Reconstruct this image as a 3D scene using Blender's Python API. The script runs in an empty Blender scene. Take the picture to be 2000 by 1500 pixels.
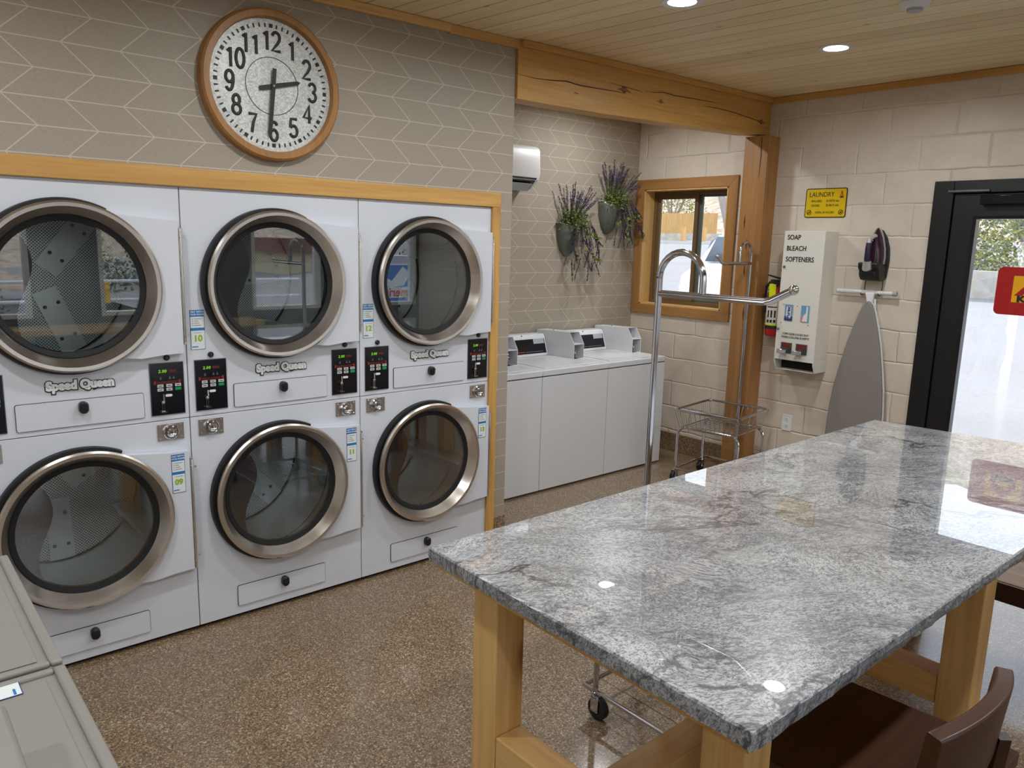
import bpy, bmesh, math, random
from mathutils import Vector, Matrix
random.seed(7)
PI = math.pi
C = bpy.context.scene.collection
D = bpy.data

# ------------------------------------------------------------------ materials
def lin(c):
    return tuple((x/12.92 if x <= .04045 else ((x+.055)/1.055)**2.4) for x in c)
def rgb(r, g, b):
    return lin((r/255, g/255, b/255)) + (1,)

class NT:
    """small helper around a node tree"""
    def __init__(s, name):
        s.m = D.materials.new(name); s.m.use_nodes = True
        s.t = s.m.node_tree; s.n = s.t.nodes
        s.b = s.n['Principled BSDF']; s.out = s.n['Material Output']
    def new(s, typ, **kw):
        n = s.n.new(typ)
        for k, v in kw.items():
            if k.startswith('i_'):
                n.inputs[k[2:].replace('_', ' ')].default_value = v
            else:
                setattr(n, k, v)
        return n
    def link(s, a, b): s.t.links.new(a, b)
    def math(s, op, a, b=None, c=None):
        n = s.n.new('ShaderNodeMath'); n.operation = op
        for i, v in enumerate((a, b, c)):
            if v is None: continue
            if isinstance(v, (int, float)): n.inputs[i].default_value = v
            else: s.link(v, n.inputs[i])
        return n.outputs[0]
    def mix(s, f, a, b):
        n = s.n.new('ShaderNodeMix'); n.data_type = 'RGBA'
        for v, i in ((f, 0), (a, 6), (b, 7)):
            if isinstance(v, (int, float, tuple)): n.inputs[i].default_value = v
            else: s.link(v, n.inputs[i])
        return n.outputs[2]
    def ramp(s, fac, stops, interp='LINEAR'):
        n = s.n.new('ShaderNodeValToRGB'); cr = n.color_ramp; cr.interpolation = interp
        while len(cr.elements) > 1: cr.elements.remove(cr.elements[-1])
        cr.elements[0].position = stops[0][0]; cr.elements[0].color = stops[0][1]
        for p, c in stops[1:]:
            e = cr.elements.new(p); e.color = c
        s.link(fac, n.inputs[0]); return n.outputs[0]
    def coord(s, scale=(1,1,1), rot=(0,0,0), loc=(0,0,0), kind='Object'):
        tc = s.n.new('ShaderNodeTexCoord'); mp = s.n.new('ShaderNodeMapping')
        mp.inputs['Scale'].default_value = scale; mp.inputs['Rotation'].default_value = rot
        mp.inputs['Location'].default_value = loc
        s.link(tc.outputs[kind], mp.inputs[0]); return mp.outputs[0]
    def noise(s, vec, scale=5, detail=4, rough=.5, dist=0):
        n = s.n.new('ShaderNodeTexNoise'); s.link(vec, n.inputs['Vector'])
        n.inputs['Scale'].default_value = scale; n.inputs['Detail'].default_value = detail
        n.inputs['Roughness'].default_value = rough; n.inputs['Distortion'].default_value = dist
        return n.outputs['Fac']
    def bump(s, h, strength=.2, dist=.01):
        n = s.n.new('ShaderNodeBump'); n.inputs['Strength'].default_value = strength
        n.inputs['Distance'].default_value = dist; s.link(h, n.inputs['Height'])
        s.link(n.outputs[0], s.b.inputs['Normal']); return n
    def col(s, c):
        if isinstance(c, tuple): s.b.inputs['Base Color'].default_value = c
        else: s.link(c, s.b.inputs['Base Color'])
    def set(s, **kw):
        for k, v in kw.items():
            s.b.inputs[k.replace('_', ' ')].default_value = v
        return s

BW = (0,0,0,1); WW = (1,1,1,1)
def plain(name, c, rough=.5, metal=0, bump=0, bs=80, var=.06, **kw):
    t = NT(name)
    v = t.coord()
    n = t.noise(v, 6, 3)
    c2 = tuple(min(1, x*(1-var)) for x in c[:3]) + (1,)
    t.col(t.mix(n, c, c2))
    t.set(Roughness=rough, Metallic=metal, **kw)
    if bump: t.bump(t.noise(v, bs, 3), bump, .002)
    return t.m

M = {}
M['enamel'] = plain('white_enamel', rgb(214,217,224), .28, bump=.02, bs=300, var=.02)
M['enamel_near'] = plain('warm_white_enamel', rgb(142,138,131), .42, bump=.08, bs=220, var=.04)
M['washer_white'] = plain('washer_enamel', rgb(222,223,226), .25, var=.02)
M['grey_panel'] = plain('grey_inner_panel', rgb(150,155,168), .45)
M['black'] = plain('black_plastic', rgb(22,22,27), .35)
M['gloss_black'] = plain('gloss_black_overlay', rgb(14,14,20), .18)
M['rubber'] = plain('black_rubber', rgb(15,15,18), .45)
M['black_matt'] = plain('matt_black_rubber', rgb(8,8,10), .7)
M['iron_black'] = plain('matt_black_plastic', rgb(20,20,24), .5, bump=.1)
M['door_black'] = plain('black_painted_steel', rgb(17,17,19), .38, bump=.06, bs=60)
M['dark_gap'] = plain('dark_gap', rgb(24,24,26), .8)
M['chrome'] = plain('chrome', rgb(200,200,204), .12, 1, var=.03)
M['steel'] = plain('stainless_steel', rgb(220,213,206), .25, 1, var=.04)
M['drum_metal'] = plain('galvanised_drum_metal', rgb(222,232,233), .4, .6, var=.2)
M['zinc'] = plain('dark_zinc', rgb(110,118,122), .35, .9)
M['white_plastic'] = plain('white_plastic', rgb(232,232,232), .35, var=.02)
M['grey_plastic'] = plain('grey_plastic', rgb(175,180,186), .4)
M['blue'] = plain('blue_print', rgb(30,120,190), .4)
M['navy'] = plain('navy_print', rgb(40,60,120), .4)
M['sticker_white'] = plain('sticker_paper', rgb(228,234,232), .4, var=.03)
M['green_print'] = plain('lime_print', rgb(150,185,30), .4)
M['coin_red'] = plain('coin_label_red', rgb(128,52,42), .4, .3)
M['ink'] = plain('black_ink', rgb(28,26,28), .5)
M['grey_ink'] = plain('grey_ink', rgb(120,120,125), .5)
M['red_print'] = plain('red_print', rgb(190,35,25), .45)
M['green_key'] = plain('green_key', rgb(0,150,80), .4)
M['key_grey'] = plain('grey_key', rgb(205,205,205), .4)
M['logo_face'] = plain('logo_silver', rgb(246,246,246), .3)
M['panel_red'] = plain('panel_red_print', rgb(132,34,26), .5)
M['orange_print'] = plain('orange_print', rgb(215,80,25), .4)
M['yellow_sign'] = plain('yellow_sign_vinyl', rgb(226,190,0), .4, var=.08)
M['sign_brown'] = plain('dark_brown_print', rgb(52,30,10), .5)
M['koa_red'] = plain('red_sign_plastic', rgb(178,20,20), .35)
M['koa_yellow'] = plain('amber_sign_print', rgb(245,180,0), .4)
M['ext_red'] = plain('extinguisher_red', rgb(158,24,24), .28)
M['ext_yellow'] = plain('extinguisher_tag_yellow', rgb(215,225,20), .45)
M['ext_label'] = plain('extinguisher_label', rgb(215,210,195), .45)
M['purple'] = plain('iron_purple', rgb(52,24,42), .2)
M['purple2'] = plain('iron_violet_grip', rgb(40,28,62), .35)
M['silver_plastic'] = plain('silver_plastic', rgb(188,184,180), .3, .4)
M['board_cover'] = plain('ironing_board_cover', rgb(140,134,128), .85, bump=.3, bs=400)
M['cream_metal'] = plain('cream_dispenser_paint', rgb(228,224,214), .4, var=.02)
M['trim_white'] = plain('white_lamp_trim', rgb(230,230,232), .4)
M['bronze_vinyl'] = plain('bronze_window_frame', rgb(116,92,62), .45, var=.1)
M['dark_wood'] = None
M['tan_paint'] = plain('tan_building_paint', rgb(205,190,150), .8)
M['roof_red'] = plain('red_metal_roof', rgb(112,56,52), .7)
M['stone'] = None
M['white_car'] = plain('white_car_paint', rgb(235,236,238), .25, var=.01)
M['car_glass'] = plain('tinted_car_glass', rgb(30,42,60), .1)
M['leaf'] = plain('green_leaf', rgb(88,108,56), .6, var=.4)
M['leaf2'] = plain('light_green_leaf', rgb(125,140,62), .6, var=.4)
M['lavender'] = plain('lavender_flower', rgb(92,76,112), .8, var=.3)
M['bud'] = plain('dark_purple_bud', rgb(70,56,80), .8, var=.3)
M['stem'] = plain('olive_stem', rgb(82,84,50), .7)
M['bush_leaf'] = plain('sage_bush_leaf', rgb(128,138,110), .8, var=.5)
M['bush_yellow'] = plain('yellow_green_bush_leaf', rgb(160,160,80), .8, var=.5)
M['bark'] = plain('grey_bark', rgb(150,138,132), .9)
M['fence'] = None
M['pvc'] = plain('white_pvc', rgb(235,238,240), .4)

def emis(name, c, s):
    t = NT(name); t.set(Emission_Strength=s); t.b.inputs['Emission Color'].default_value = c
    t.col(c); return t.m
M['lamp'] = emis('downlight_lens', (1, .98, .96, 1), 14)
M['led'] = emis('green_led', rgb(120,200,40), .5)
M['led_red'] = emis('red_led', rgb(90,24,18), .03)

def glass(name, tint, refl, rough=.0):
    t = NT(name); t.n.remove(t.b)
    tr = t.new('ShaderNodeBsdfTransparent'); tr.inputs[0].default_value = tint
    gl = t.new('ShaderNodeBsdfGlossy'); gl.inputs['Roughness'].default_value = rough
    fr = t.new('ShaderNodeFresnel'); fr.inputs[0].default_value = 1.5
    f = t.math('ADD', t.math('MULTIPLY', fr.outputs[0], .8), refl)
    mx = t.new('ShaderNodeMixShader')
    t.link(f, mx.inputs[0]); t.link(tr.outputs[0], mx.inputs[1]); t.link(gl.outputs[0], mx.inputs[2])
    t.link(mx.outputs[0], t.out.inputs[0]); return t.m
M['glass'] = glass('window_glass', (.93,.95,.95,1), .03)
M['dryer_glass'] = glass('dark_dryer_door_glass', (.99,1,1,1), .07)

# wallpaper: zigzag brick rows, light lines on taupe linen
def wallpaper():
    t = NT('chevron_wallpaper')
    tc = t.new('ShaderNodeTexCoord'); sp = t.new('ShaderNodeSeparateXYZ'); t.link(tc.outputs['Object'], sp.inputs[0])
    x, z = sp.outputs[0], sp.outputs[2]
    H, PX, A = .0972, .194, .105
    # row phase: 0 at z=2.452
    rz = t.math('DIVIDE', t.math('SUBTRACT', 2.452+H*40, z), H)
    fr = t.math('FRACT', rz)
    dh = t.math('MULTIPLY', t.math('SUBTRACT', .5, t.math('ABSOLUTE', t.math('SUBTRACT', fr, .5))), H)
    tri = t.math('PINGPONG', rz, 1.0)       # 0 at even line, 1 at odd
    xs = t.math('ADD', x, t.math('MULTIPLY', tri, A))
    q = t.math('DIVIDE', t.math('ADD', xs, .467+PX*40), PX)
    fq = t.math('FRACT', q)
    dv = t.math('MULTIPLY', t.math('SUBTRACT', .5, t.math('ABSOLUTE', t.math('SUBTRACT', fq, .5))), PX*.68)
    d = t.math('MINIMUM', dh, dv)
    line = t.ramp(t.math('MULTIPLY', d, 100), [(0, WW), (.12, WW), (.24, BW)])
    v = t.coord((260, 60, 60)); v2 = t.coord((60, 60, 260))
    n = t.math('ADD', t.math('MULTIPLY', t.noise(v, 1.6, 2), .5), t.math('MULTIPLY', t.noise(v2, 1.6, 2), .5))
    base = t.mix(t.ramp(n, [(.3, BW), (.7, WW)]), rgb(152,142,128), rgb(172,162,147))
    lum = t.math('MULTIPLY', line, .7)
    t.col(t.mix(lum, base, rgb(214,203,184)))
    t.set(Roughness=.55); t.bump(n, .15, .001)
    return t.m
M['wallpaper'] = wallpaper()

def blockwall():
    t = NT('painted_block_wall')
    tc = t.new('ShaderNodeTexCoord'); sp = t.new('ShaderNodeSeparateXYZ'); t.link(tc.outputs['Object'], sp.inputs[0])
    y, z = sp.outputs[1], sp.outputs[2]
    wob = t.math('MULTIPLY', t.math('SUBTRACT', t.noise(t.coord(), 7, 3), .5), .022)
    H = .2035
    rz = t.math('DIVIDE', t.math('ADD', t.math('ADD', z, wob), 20*H-2.215), H)
    row = t.math('FLOOR', rz); fz = t.math('FRACT', rz)
    dh = t.math('MULTIPLY', t.math('SUBTRACT', .5, t.math('ABSOLUTE', t.math('SUBTRACT', fz, .5))), H)
    off = t.math('MULTIPLY', t.math('MODULO', row, 2), .2)
    yy = t.math('ADD', t.math('ADD', y, off), t.math('MULTIPLY', wob, .6))
    q = t.math('DIVIDE', t.math('ADD', yy, .29+8), .4)
    fq = t.math('FRACT', q)
    dv = t.math('MULTIPLY', t.math('SUBTRACT', .5, t.math('ABSOLUTE', t.math('SUBTRACT', fq, .5))), .4)
    wear = t.ramp(t.noise(t.coord(), 2.2, 4), [(.35, (.35,)*3+(1,)), (.6, WW)])
    d = t.math('MINIMUM', dh, dv)
    groove = t.ramp(t.math('MULTIPLY', d, 100), [(0, BW), (.55, (.75,)*3+(1,)), (1, WW)])
    ridge = t.ramp(t.math('MULTIPLY', d, 100), [(0, WW), (.3, WW), (.6, BW)])
    fine = t.noise(t.coord(), 160, 4); mid = t.noise(t.coord(), 9, 5)
    h = t.math('ADD', t.math('MULTIPLY', groove, t.math('MULTIPLY', wear, 1.0)), t.math('MULTIPLY', fine, .08))
    h = t.math('ADD', h, t.math('MULTIPLY', mid, .25))
    base = t.mix(mid, rgb(226,214,198), rgb(205,193,178))
    t.col(t.mix(t.math('MULTIPLY', t.math('MULTIPLY', ridge, wear), .55), base, rgb(240,232,220)))
    t.set(Roughness=.42); t.bump(h, .85, .008)
    return t.m
M['block'] = blockwall()
M['drywall'] = plain('painted_drywall', rgb(205,195,180), .7)
M['dark_wall'] = plain('charcoal_painted_wall', rgb(66,68,66), .6)

def wood(name, c1, c2, c3, axis, scale=1., rough=.45, knots=.5):
    """grain runs along axis 0/1/2; rays of darker grain and scattered knots"""
    t = NT(name)
    sc = [14, 14, 14]; sc[axis] = .9
    v = t.coord(tuple(s*scale for s in sc))
    g = t.noise(v, 1.0, 6, .6, .6)
    sc2 = [60, 60, 60]; sc2[axis] = 2.5
    g2 = t.noise(t.coord(tuple(s*scale for s in sc2)), 1.0, 3, .5, .2)
    big = t.noise(t.coord(tuple((.5 if i == axis else 3)*scale for i in range(3))), 1.0, 2)
    col = t.mix(t.ramp(g, [(.3, BW), (.7, WW)]), c1, c2)
    col = t.mix(t.math('MULTIPLY', t.ramp(g2, [(.45, BW), (.75, WW)]), .35), col, c3)
    col = t.mix(t.math('MULTIPLY', t.ramp(big, [(.5, BW), (.75, WW)]), .35), col, c3)
    ks = [3.2, 3.2, 3.2]; ks[axis] = 1.5
    vo = t.new('ShaderNodeTexVoronoi'); t.link(t.coord(tuple(s*scale for s in ks), loc=(.3,.7,.2)), vo.inputs['Vector'])
    vo.inputs['Scale'].default_value = 1.
    k = t.ramp(vo.outputs['Distance'], [(0, WW), (.05, WW), (.1, (.25,)*3+(1,)), (.2, BW)])
    col = t.mix(t.math('MULTIPLY', k, knots), col, rgb(96,52,22))
    t.col(col); t.set(Roughness=rough); t.bump(g2, .12, .002)
    return t.m
P1, P2, P3 = rgb(216,170,98), rgb(196,146,76), rgb(156,104,52)
for ax, nm in enumerate('xyz'):
    M['pine_'+nm] = wood('honey_pine_grain_'+nm, P1, P2, P3, ax)
    M['leg_'+nm] = wood('knotty_pine_grain_'+nm, rgb(228,188,122), rgb(208,162,96), rgb(156,104,56), ax, knots=.75)
M['casing_y'] = wood('oiled_pine_grain_y', rgb(178,130,76), rgb(160,112,62), rgb(124,82,44), 1)
M['casing_z'] = wood('oiled_pine_grain_z', rgb(178,130,76), rgb(160,112,62), rgb(124,82,44), 2)
M['jamb'] = wood('pale_jamb_wood', rgb(226,186,120), rgb(214,170,100), rgb(190,140,80), 2, knots=.1)
M['dark_wood'] = wood('dark_stained_wood', rgb(74,42,26), rgb(54,30,19), rgb(32,17,11), 0, rough=.35, knots=.2)
M['fence'] = wood('tan_fence_boards', rgb(205,165,105), rgb(190,150,92), rgb(160,120,75), 2, knots=.1, rough=.8)

def ceiling():
    t = NT('pine_plank_ceiling')
    v = t.coord((1,1,1), rot=(0,0,math.radians(-5)))
    sp = t.new('ShaderNodeSeparateXYZ'); t.link(v, sp.inputs[0])
    W = .127
    q = t.math('DIVIDE', t.math('ADD', sp.outputs[0], 20), W)
    fl = t.math('FLOOR', q); f = t.math('FRACT', q)
    d = t.math('MULTIPLY', t.math('SUBTRACT', .5, t.math('ABSOLUTE', t.math('SUBTRACT', f, .5))), W*100)
    wn = t.new('ShaderNodeTexWhiteNoise', noise_dimensions='1D'); t.link(fl, wn.inputs['W'])
    cb = t.new('ShaderNodeCombineXYZ')
    t.link(t.math('MULTIPLY', sp.outputs[0], 22), cb.inputs[0])
    t.link(t.math('ADD', t.math('MULTIPLY', sp.outputs[1], 1.3), t.math('MULTIPLY', fl, 3.7)), cb.inputs[1])
    g = t.noise(cb.outputs[0], 1.5, 5, .6, .4)
    col = t.mix(t.ramp(g, [(.3, BW), (.7, WW)]), rgb(253,240,204), rgb(236,214,168))
    col = t.mix(t.math('MULTIPLY', wn.outputs['Value'], .6), col, rgb(214,188,142))
    vo = t.new('ShaderNodeTexVoronoi')
    cb2 = t.new('ShaderNodeCombineXYZ'); t.link(t.math('MULTIPLY', sp.outputs[0], 9), cb2.inputs[0])
    t.link(t.math('MULTIPLY', sp.outputs[1], 3.6), cb2.inputs[1]); t.link(cb2.outputs[0], vo.inputs['Vector'])
    vo.inputs['Scale'].default_value = 1.
    k = t.ramp(vo.outputs['Distance'], [(0, WW), (.045, WW), (.09, BW)])
    gate = t.ramp(t.noise(cb2.outputs[0], .8, 1), [(.42, BW), (.5, WW)])
    col = t.mix(t.math('MULTIPLY', t.math('MULTIPLY', k, gate), .75), col, rgb(88,56,30))
    gr = t.ramp(d, [(0, BW), (.12, BW), (.35, WW)])
    seam = t.math('SUBTRACT', 1, gr)
    t.col(t.mix(t.math('MULTIPLY', seam, t.math('ADD', .5, t.math('MULTIPLY', wn.outputs['Value'], .5))), col, rgb(96,66,34)))
    t.set(Roughness=.5); t.bump(gr, .5, .004)
    return t.m
M['ceiling'] = ceiling()

def floor():
    t = NT('pebble_epoxy_floor')
    v = t.coord()
    vo = t.new('ShaderNodeTexVoronoi'); t.link(v, vo.inputs['Vector']); vo.inputs['Scale'].default_value = 210
    sp = t.new('ShaderNodeSeparateColor'); t.link(vo.outputs['Color'], sp.inputs[0])
    c = t.ramp(sp.outputs[0], [(0, rgb(80,62,44)), (.15, rgb(124,102,78)), (.4, rgb(146,122,94)), (.6, rgb(104,83,61)), (.78, rgb(162,140,112)), (.92, rgb(196,180,154))], 'CONSTANT')
    n = t.noise(v, 5, 5)
    c = t.mix(t.math('MULTIPLY', n, .35), c, rgb(126,102,72))
    t.col(c); t.set(Roughness=.4, Coat_Weight=.6, Coat_Roughness=.14)
    t.bump(t.noise(v, 90, 3), .28, .002)
    return t.m
M['floor'] = floor()

def granite():
    t = NT('grey_veined_granite')
    v0 = t.coord(rot=(0,0,math.radians(28)))
    wv = t.new('ShaderNodeTexNoise'); t.link(v0, wv.inputs['Vector']); wv.inputs['Scale'].default_value = 2.2; wv.inputs['Detail'].default_value = 3
    va = t.new('ShaderNodeVectorMath', operation='MULTIPLY_ADD'); t.link(wv.outputs['Color'], va.inputs[0]); va.inputs[1].default_value = (.35,.35,.35); t.link(v0, va.inputs[2])
    mp = t.new('ShaderNodeMapping'); t.link(va.outputs[0], mp.inputs[0]); mp.inputs['Scale'].default_value = (1, 1.7, 1)
    v = mp.outputs[0]
    dens = t.noise(v, 3.2, 5, .65)
    fl = t.noise(v, 55, 7, .78, .35); fl2 = t.noise(v, 130, 4, .8, .2)
    base = t.mix(t.ramp(dens, [(.35, BW), (.65, WW)]), rgb(204,205,206), rgb(168,170,173))
    k = t.math('ADD', fl, t.math('MULTIPLY', t.math('SUBTRACT', dens, .5), .22))
    col = t.mix(t.math('MULTIPLY', t.ramp(k, [(.50, BW), (.56, WW)]), .74), base, rgb(104,106,110))
    col = t.mix(t.math('MULTIPLY', t.ramp(fl2, [(.50, BW), (.57, WW)]), .8), col, rgb(66,68,74))
    # long wisps of dark vein
    wn = t.noise(v, 1.1, 8, .6, .4)
    vein = t.ramp(t.math('ABSOLUTE', t.math('SUBTRACT', wn, .5)), [(0, WW), (.004, WW), (.014, BW)])
    gate = t.ramp(t.noise(v, .9, 2), [(.44, BW), (.54, WW)])
    col = t.mix(t.math('MULTIPLY', t.math('MULTIPLY', vein, gate), .8), col, rgb(44,46,52))
    wn2 = t.noise(v, 2.6, 8, .7, .6)
    vein2 = t.ramp(t.math('ABSOLUTE', t.math('SUBTRACT', wn2, .46)), [(0, WW), (.004, WW), (.02, BW)])
    col = t.mix(t.math('MULTIPLY', vein2, .45), col, rgb(80,84,90))
    wl = t.ramp(t.noise(v, 3.4, 6, .65), [(.6, BW), (.68, WW)])
    col = t.mix(t.math('MULTIPLY', wl, .4), col, rgb(214,213,206))
    t.col(col); t.set(Roughness=.3, Coat_Weight=1., Coat_Roughness=.0, Coat_IOR=1.9)
    return t.m
M['granite'] = granite()
def granite_edge():
    m = M['granite'].copy(); m.name = 'chiselled_granite_edge'
    b = m.node_tree.nodes['Principled BSDF']; b.inputs['Roughness'].default_value = .5; b.inputs['Coat Weight'].default_value = 0
    n = m.node_tree.nodes.new('ShaderNodeTexNoise'); n.inputs['Scale'].default_value = 60; n.inputs['Detail'].default_value = 5
    bu = m.node_tree.nodes.new('ShaderNodeBump'); bu.inputs['Strength'].default_value = .8; bu.inputs['Distance'].default_value = .01
    m.node_tree.links.new(n.outputs['Fac'], bu.inputs['Height']); m.node_tree.links.new(bu.outputs[0], b.inputs['Normal'])
    return m
M['granite_edge'] = granite_edge()

def perforated():
    t = NT('perforated_drum_steel')
    v = t.coord((1,1,1), rot=(0,0,PI/4), kind='UV')
    sp = t.new('ShaderNodeSeparateXYZ'); t.link(v, sp.inputs[0])
    S = .0095
    def cell(o): return t.math('SUBTRACT', t.math('FRACT', t.math('DIVIDE', t.math('ADD', o, 10), S)), .5)
    a, b = cell(sp.outputs[0]), cell(sp.outputs[1])
    r = t.math('SQRT', t.math('ADD', t.math('MULTIPLY', a, a), t.math('MULTIPLY', b, b)))
    hole = t.ramp(r, [(0, WW), (.27, WW), (.33, BW)])
    n = t.noise(t.coord(), 3, 3)
    t.col(t.mix(hole, t.mix(n, rgb(228,238,238), rgb(196,210,212)), rgb(10,12,14)))
    t.link(t.math('SUBTRACT', .55, t.math('MULTIPLY', hole, .55)), t.b.inputs['Metallic'])
    t.set(Roughness=.38); return t.m
M['perf'] = perforated()

def asphalt():
    t = NT('pale_asphalt'); v = t.coord()
    c = t.mix(t.noise(v, .6, 4), rgb(148,145,144), rgb(128,125,124))
    c = t.mix(t.math('MULTIPLY', t.ramp(t.noise(v, 30, 4), [(.4, BW), (.6, WW)]), .3), c, rgb(118,115,114))
    t.col(c); t.set(Roughness=.9); return t.m
M['asphalt'] = asphalt()
def stonewall():
    t = NT('mortared_field_stone'); v = t.coord((1,1,1.3))
    vo = t.new('ShaderNodeTexVoronoi', feature='DISTANCE_TO_EDGE'); t.link(v, vo.inputs['Vector']); vo.inputs['Scale'].default_value = 3.
    v2 = t.new('ShaderNodeTexVoronoi'); t.link(v, v2.inputs['Vector']); v2.inputs['Scale'].default_value = 3.
    sp = t.new('ShaderNodeSeparateColor'); t.link(v2.outputs['Color'], sp.inputs[0])
    c = t.ramp(sp.outputs[0], [(0, rgb(190,176,150)), (.5, rgb(160,156,150)), (1, rgb(206,188,160))])
    e = t.ramp(vo.outputs['Distance'], [(.03, WW), (.08, BW)])
    t.col(t.mix(e, c, rgb(176,172,165))); t.set(Roughness=.9)
    t.bump(vo.outputs['Distance'], .4, .05); return t.m
M['stone'] = stonewall()
def hill():
    t = NT('dry_rocky_hillside'); v = t.coord()
    c = t.mix(t.ramp(t.noise(v, 1.6, 7, .75), [(.4, BW), (.6, WW)]), rgb(206,190,168), rgb(150,130,110))
    c = t.mix(t.ramp(t.noise(v, .35, 4), [(.56, BW), (.66, WW)]), c, rgb(150,150,110))
    t.col(c); t.set(Roughness=.95); t.bump(t.noise(v, 1.5, 6, .7), .6, .5); return t.m
M['hill'] = hill()
def galv(name='galvanised_clock_face'):
    t = NT(name); v = t.coord()
    vo = t.new('ShaderNodeTexVoronoi'); t.link(v, vo.inputs['Vector']); vo.inputs['Scale'].default_value = 170
    sp = t.new('ShaderNodeSeparateColor'); t.link(vo.outputs['Color'], sp.inputs[0])
    f = t.math('ADD', t.math('MULTIPLY', sp.outputs[0], .5), t.math('MULTIPLY', t.noise(v, 14, 4), .5))
    t.col(t.ramp(f, [(.2, rgb(176,178,174)), (.5, rgb(204,206,202)), (.8, rgb(226,228,224))]))
    t.set(Roughness=.45, Metallic=.25); return t.m
M['galv'] = galv()
M['pocket'] = plain('aged_zinc_pocket', rgb(118,124,112), .5, .5, bump=.2, bs=40, var=.4)

# ------------------------------------------------------------------ mesh helpers
def bm_(): return bmesh.new()
def box(bm, x0, x1, y0, y1, z0, z1, mi=0):
    v = [bm.verts.new(p) for p in ((x0,y0,z0),(x1,y0,z0),(x1,y1,z0),(x0,y1,z0),(x0,y0,z1),(x1,y0,z1),(x1,y1,z1),(x0,y1,z1))]
    for f in ((0,3,2,1),(4,5,6,7),(0,1,5,4),(1,2,6,5),(2,3,7,6),(3,0,4,7)):
        bm.faces.new([v[i] for i in f]).material_index = mi
def prism(bm, pts, ax, a, b, mi=0):
    """polygon pts in the two axes other than ax, extruded from a to b along ax"""
    def P(u, w, t):
        return (t,u,w) if ax == 0 else ((u,t,w) if ax == 1 else (u,w,t))
    va = [bm.verts.new(P(u,w,a)) for u, w in pts]; vb = [bm.verts.new(P(u,w,b)) for u, w in pts]
    n = len(pts)
    fs = [bm.faces.new(va), bm.faces.new(list(reversed(vb)))]
    for i in range(n): fs.append(bm.faces.new([va[i], vb[i], vb[(i+1)%n], va[(i+1)%n]]))
    for f in fs: f.material_index = mi
def tube(bm, path, r, n=10, closed=False, caps=True, mi=0):
    path = [Vector(p) for p in path]; m = len(path); rings = []
    rad = r if isinstance(r, (list, tuple)) else [r]*m
    up = None
    for i, p in enumerate(path):
        a = path[(i-1) % m] if (closed or i > 0) else p; b = path[(i+1) % m] if (closed or i < m-1) else p
        t = (b-a).normalized()
        if up is None:
            up = Vector((0,0,1)) if abs(t.z) < .9 else Vector((1,0,0))
        u = (up - t*up.dot(t))
        if u.length < 1e-4: u = Vector((0,1,0)) - t*t.y
        u.normalize(); w = t.cross(u); up = u
        rings.append([bm.verts.new(p + (u*math.cos(2*PI*k/n) + w*math.sin(2*PI*k/n))*rad[i]) for k in range(n)])
    for i in range(m if closed else m-1):
        A, B = rings[i], rings[(i+1) % m]
        for k in range(n): bm.faces.new([A[k], A[(k+1)%n], B[(k+1)%n], B[k]]).material_index = mi
    if caps and not closed:
        bm.faces.new(list(reversed(rings[0]))).material_index = mi; bm.faces.new(rings[-1]).material_index = mi
def lathe(bm, prof, c, ax='y', n=64, mi=0, a0=0, a1=2*PI, mis=None):
    """prof: list of (radius, offset along the axis)"""
    full = abs(a1-a0-2*PI) < 1e-6; m = n if full else n+1; rings = []
    for r, o in prof:
        ring = []
        for k in range(m):
            a = a0+(a1-a0)*k/n; u, w = r*math.cos(a), r*math.sin(a)
            p = (c[0]+u, c[1]+o, c[2]+w) if ax == 'y' else ((c[0]+o, c[1]+u, c[2]+w) if ax == 'x' else (c[0]+u, c[1]+w, c[2]+o))
            ring.append(bm.verts.new(p) if r > 1e-6 or k == 0 else ring[0])
        rings.append(ring)
    for i in range(len(rings)-1):
        A, B = rings[i], rings[i+1]
        for k in range(n):
            k2 = (k+1) % m if full else k+1
            vs = [A[k], A[k2], B[k2], B[k]]; vs2 = []
            for v in vs:
                if v not in vs2: vs2.append(v)
            if len(vs2) > 2:
                f = bm.faces.new(vs2); f.material_index = mis[i] if mis else mi
def disc(bm, c, r, ax='y', n=48, t=.002, mi=0):
    lathe(bm, [(0,-t/2),(r,-t/2),(r,t/2),(0,t/2)], c, ax, n, mi)
def sphere(bm, c, r, n=12, sz=1, mi=0):
    mt = Matrix.Translation(c) @ Matrix.Diagonal((r, r, r*sz, 1))
    res = bmesh.ops.create_uvsphere(bm, u_segments=n, v_segments=max(6, n//2+2), radius=1, matrix=mt)
    for v in res['verts']:
        for f in v.link_faces: f.material_index = mi
def rrect(x0, x1, z0, z1, r, n=5):
    pts = []
    for cx, cz, a in ((x1-r,z1-r,0),(x0+r,z1-r,90),(x0+r,z0+r,180),(x1-r,z0+r,270)):
        for k in range(n+1):
            t = math.radians(a+90*k/n); pts.append((cx+r*math.cos(t), cz+r*math.sin(t)))
    return pts
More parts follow.
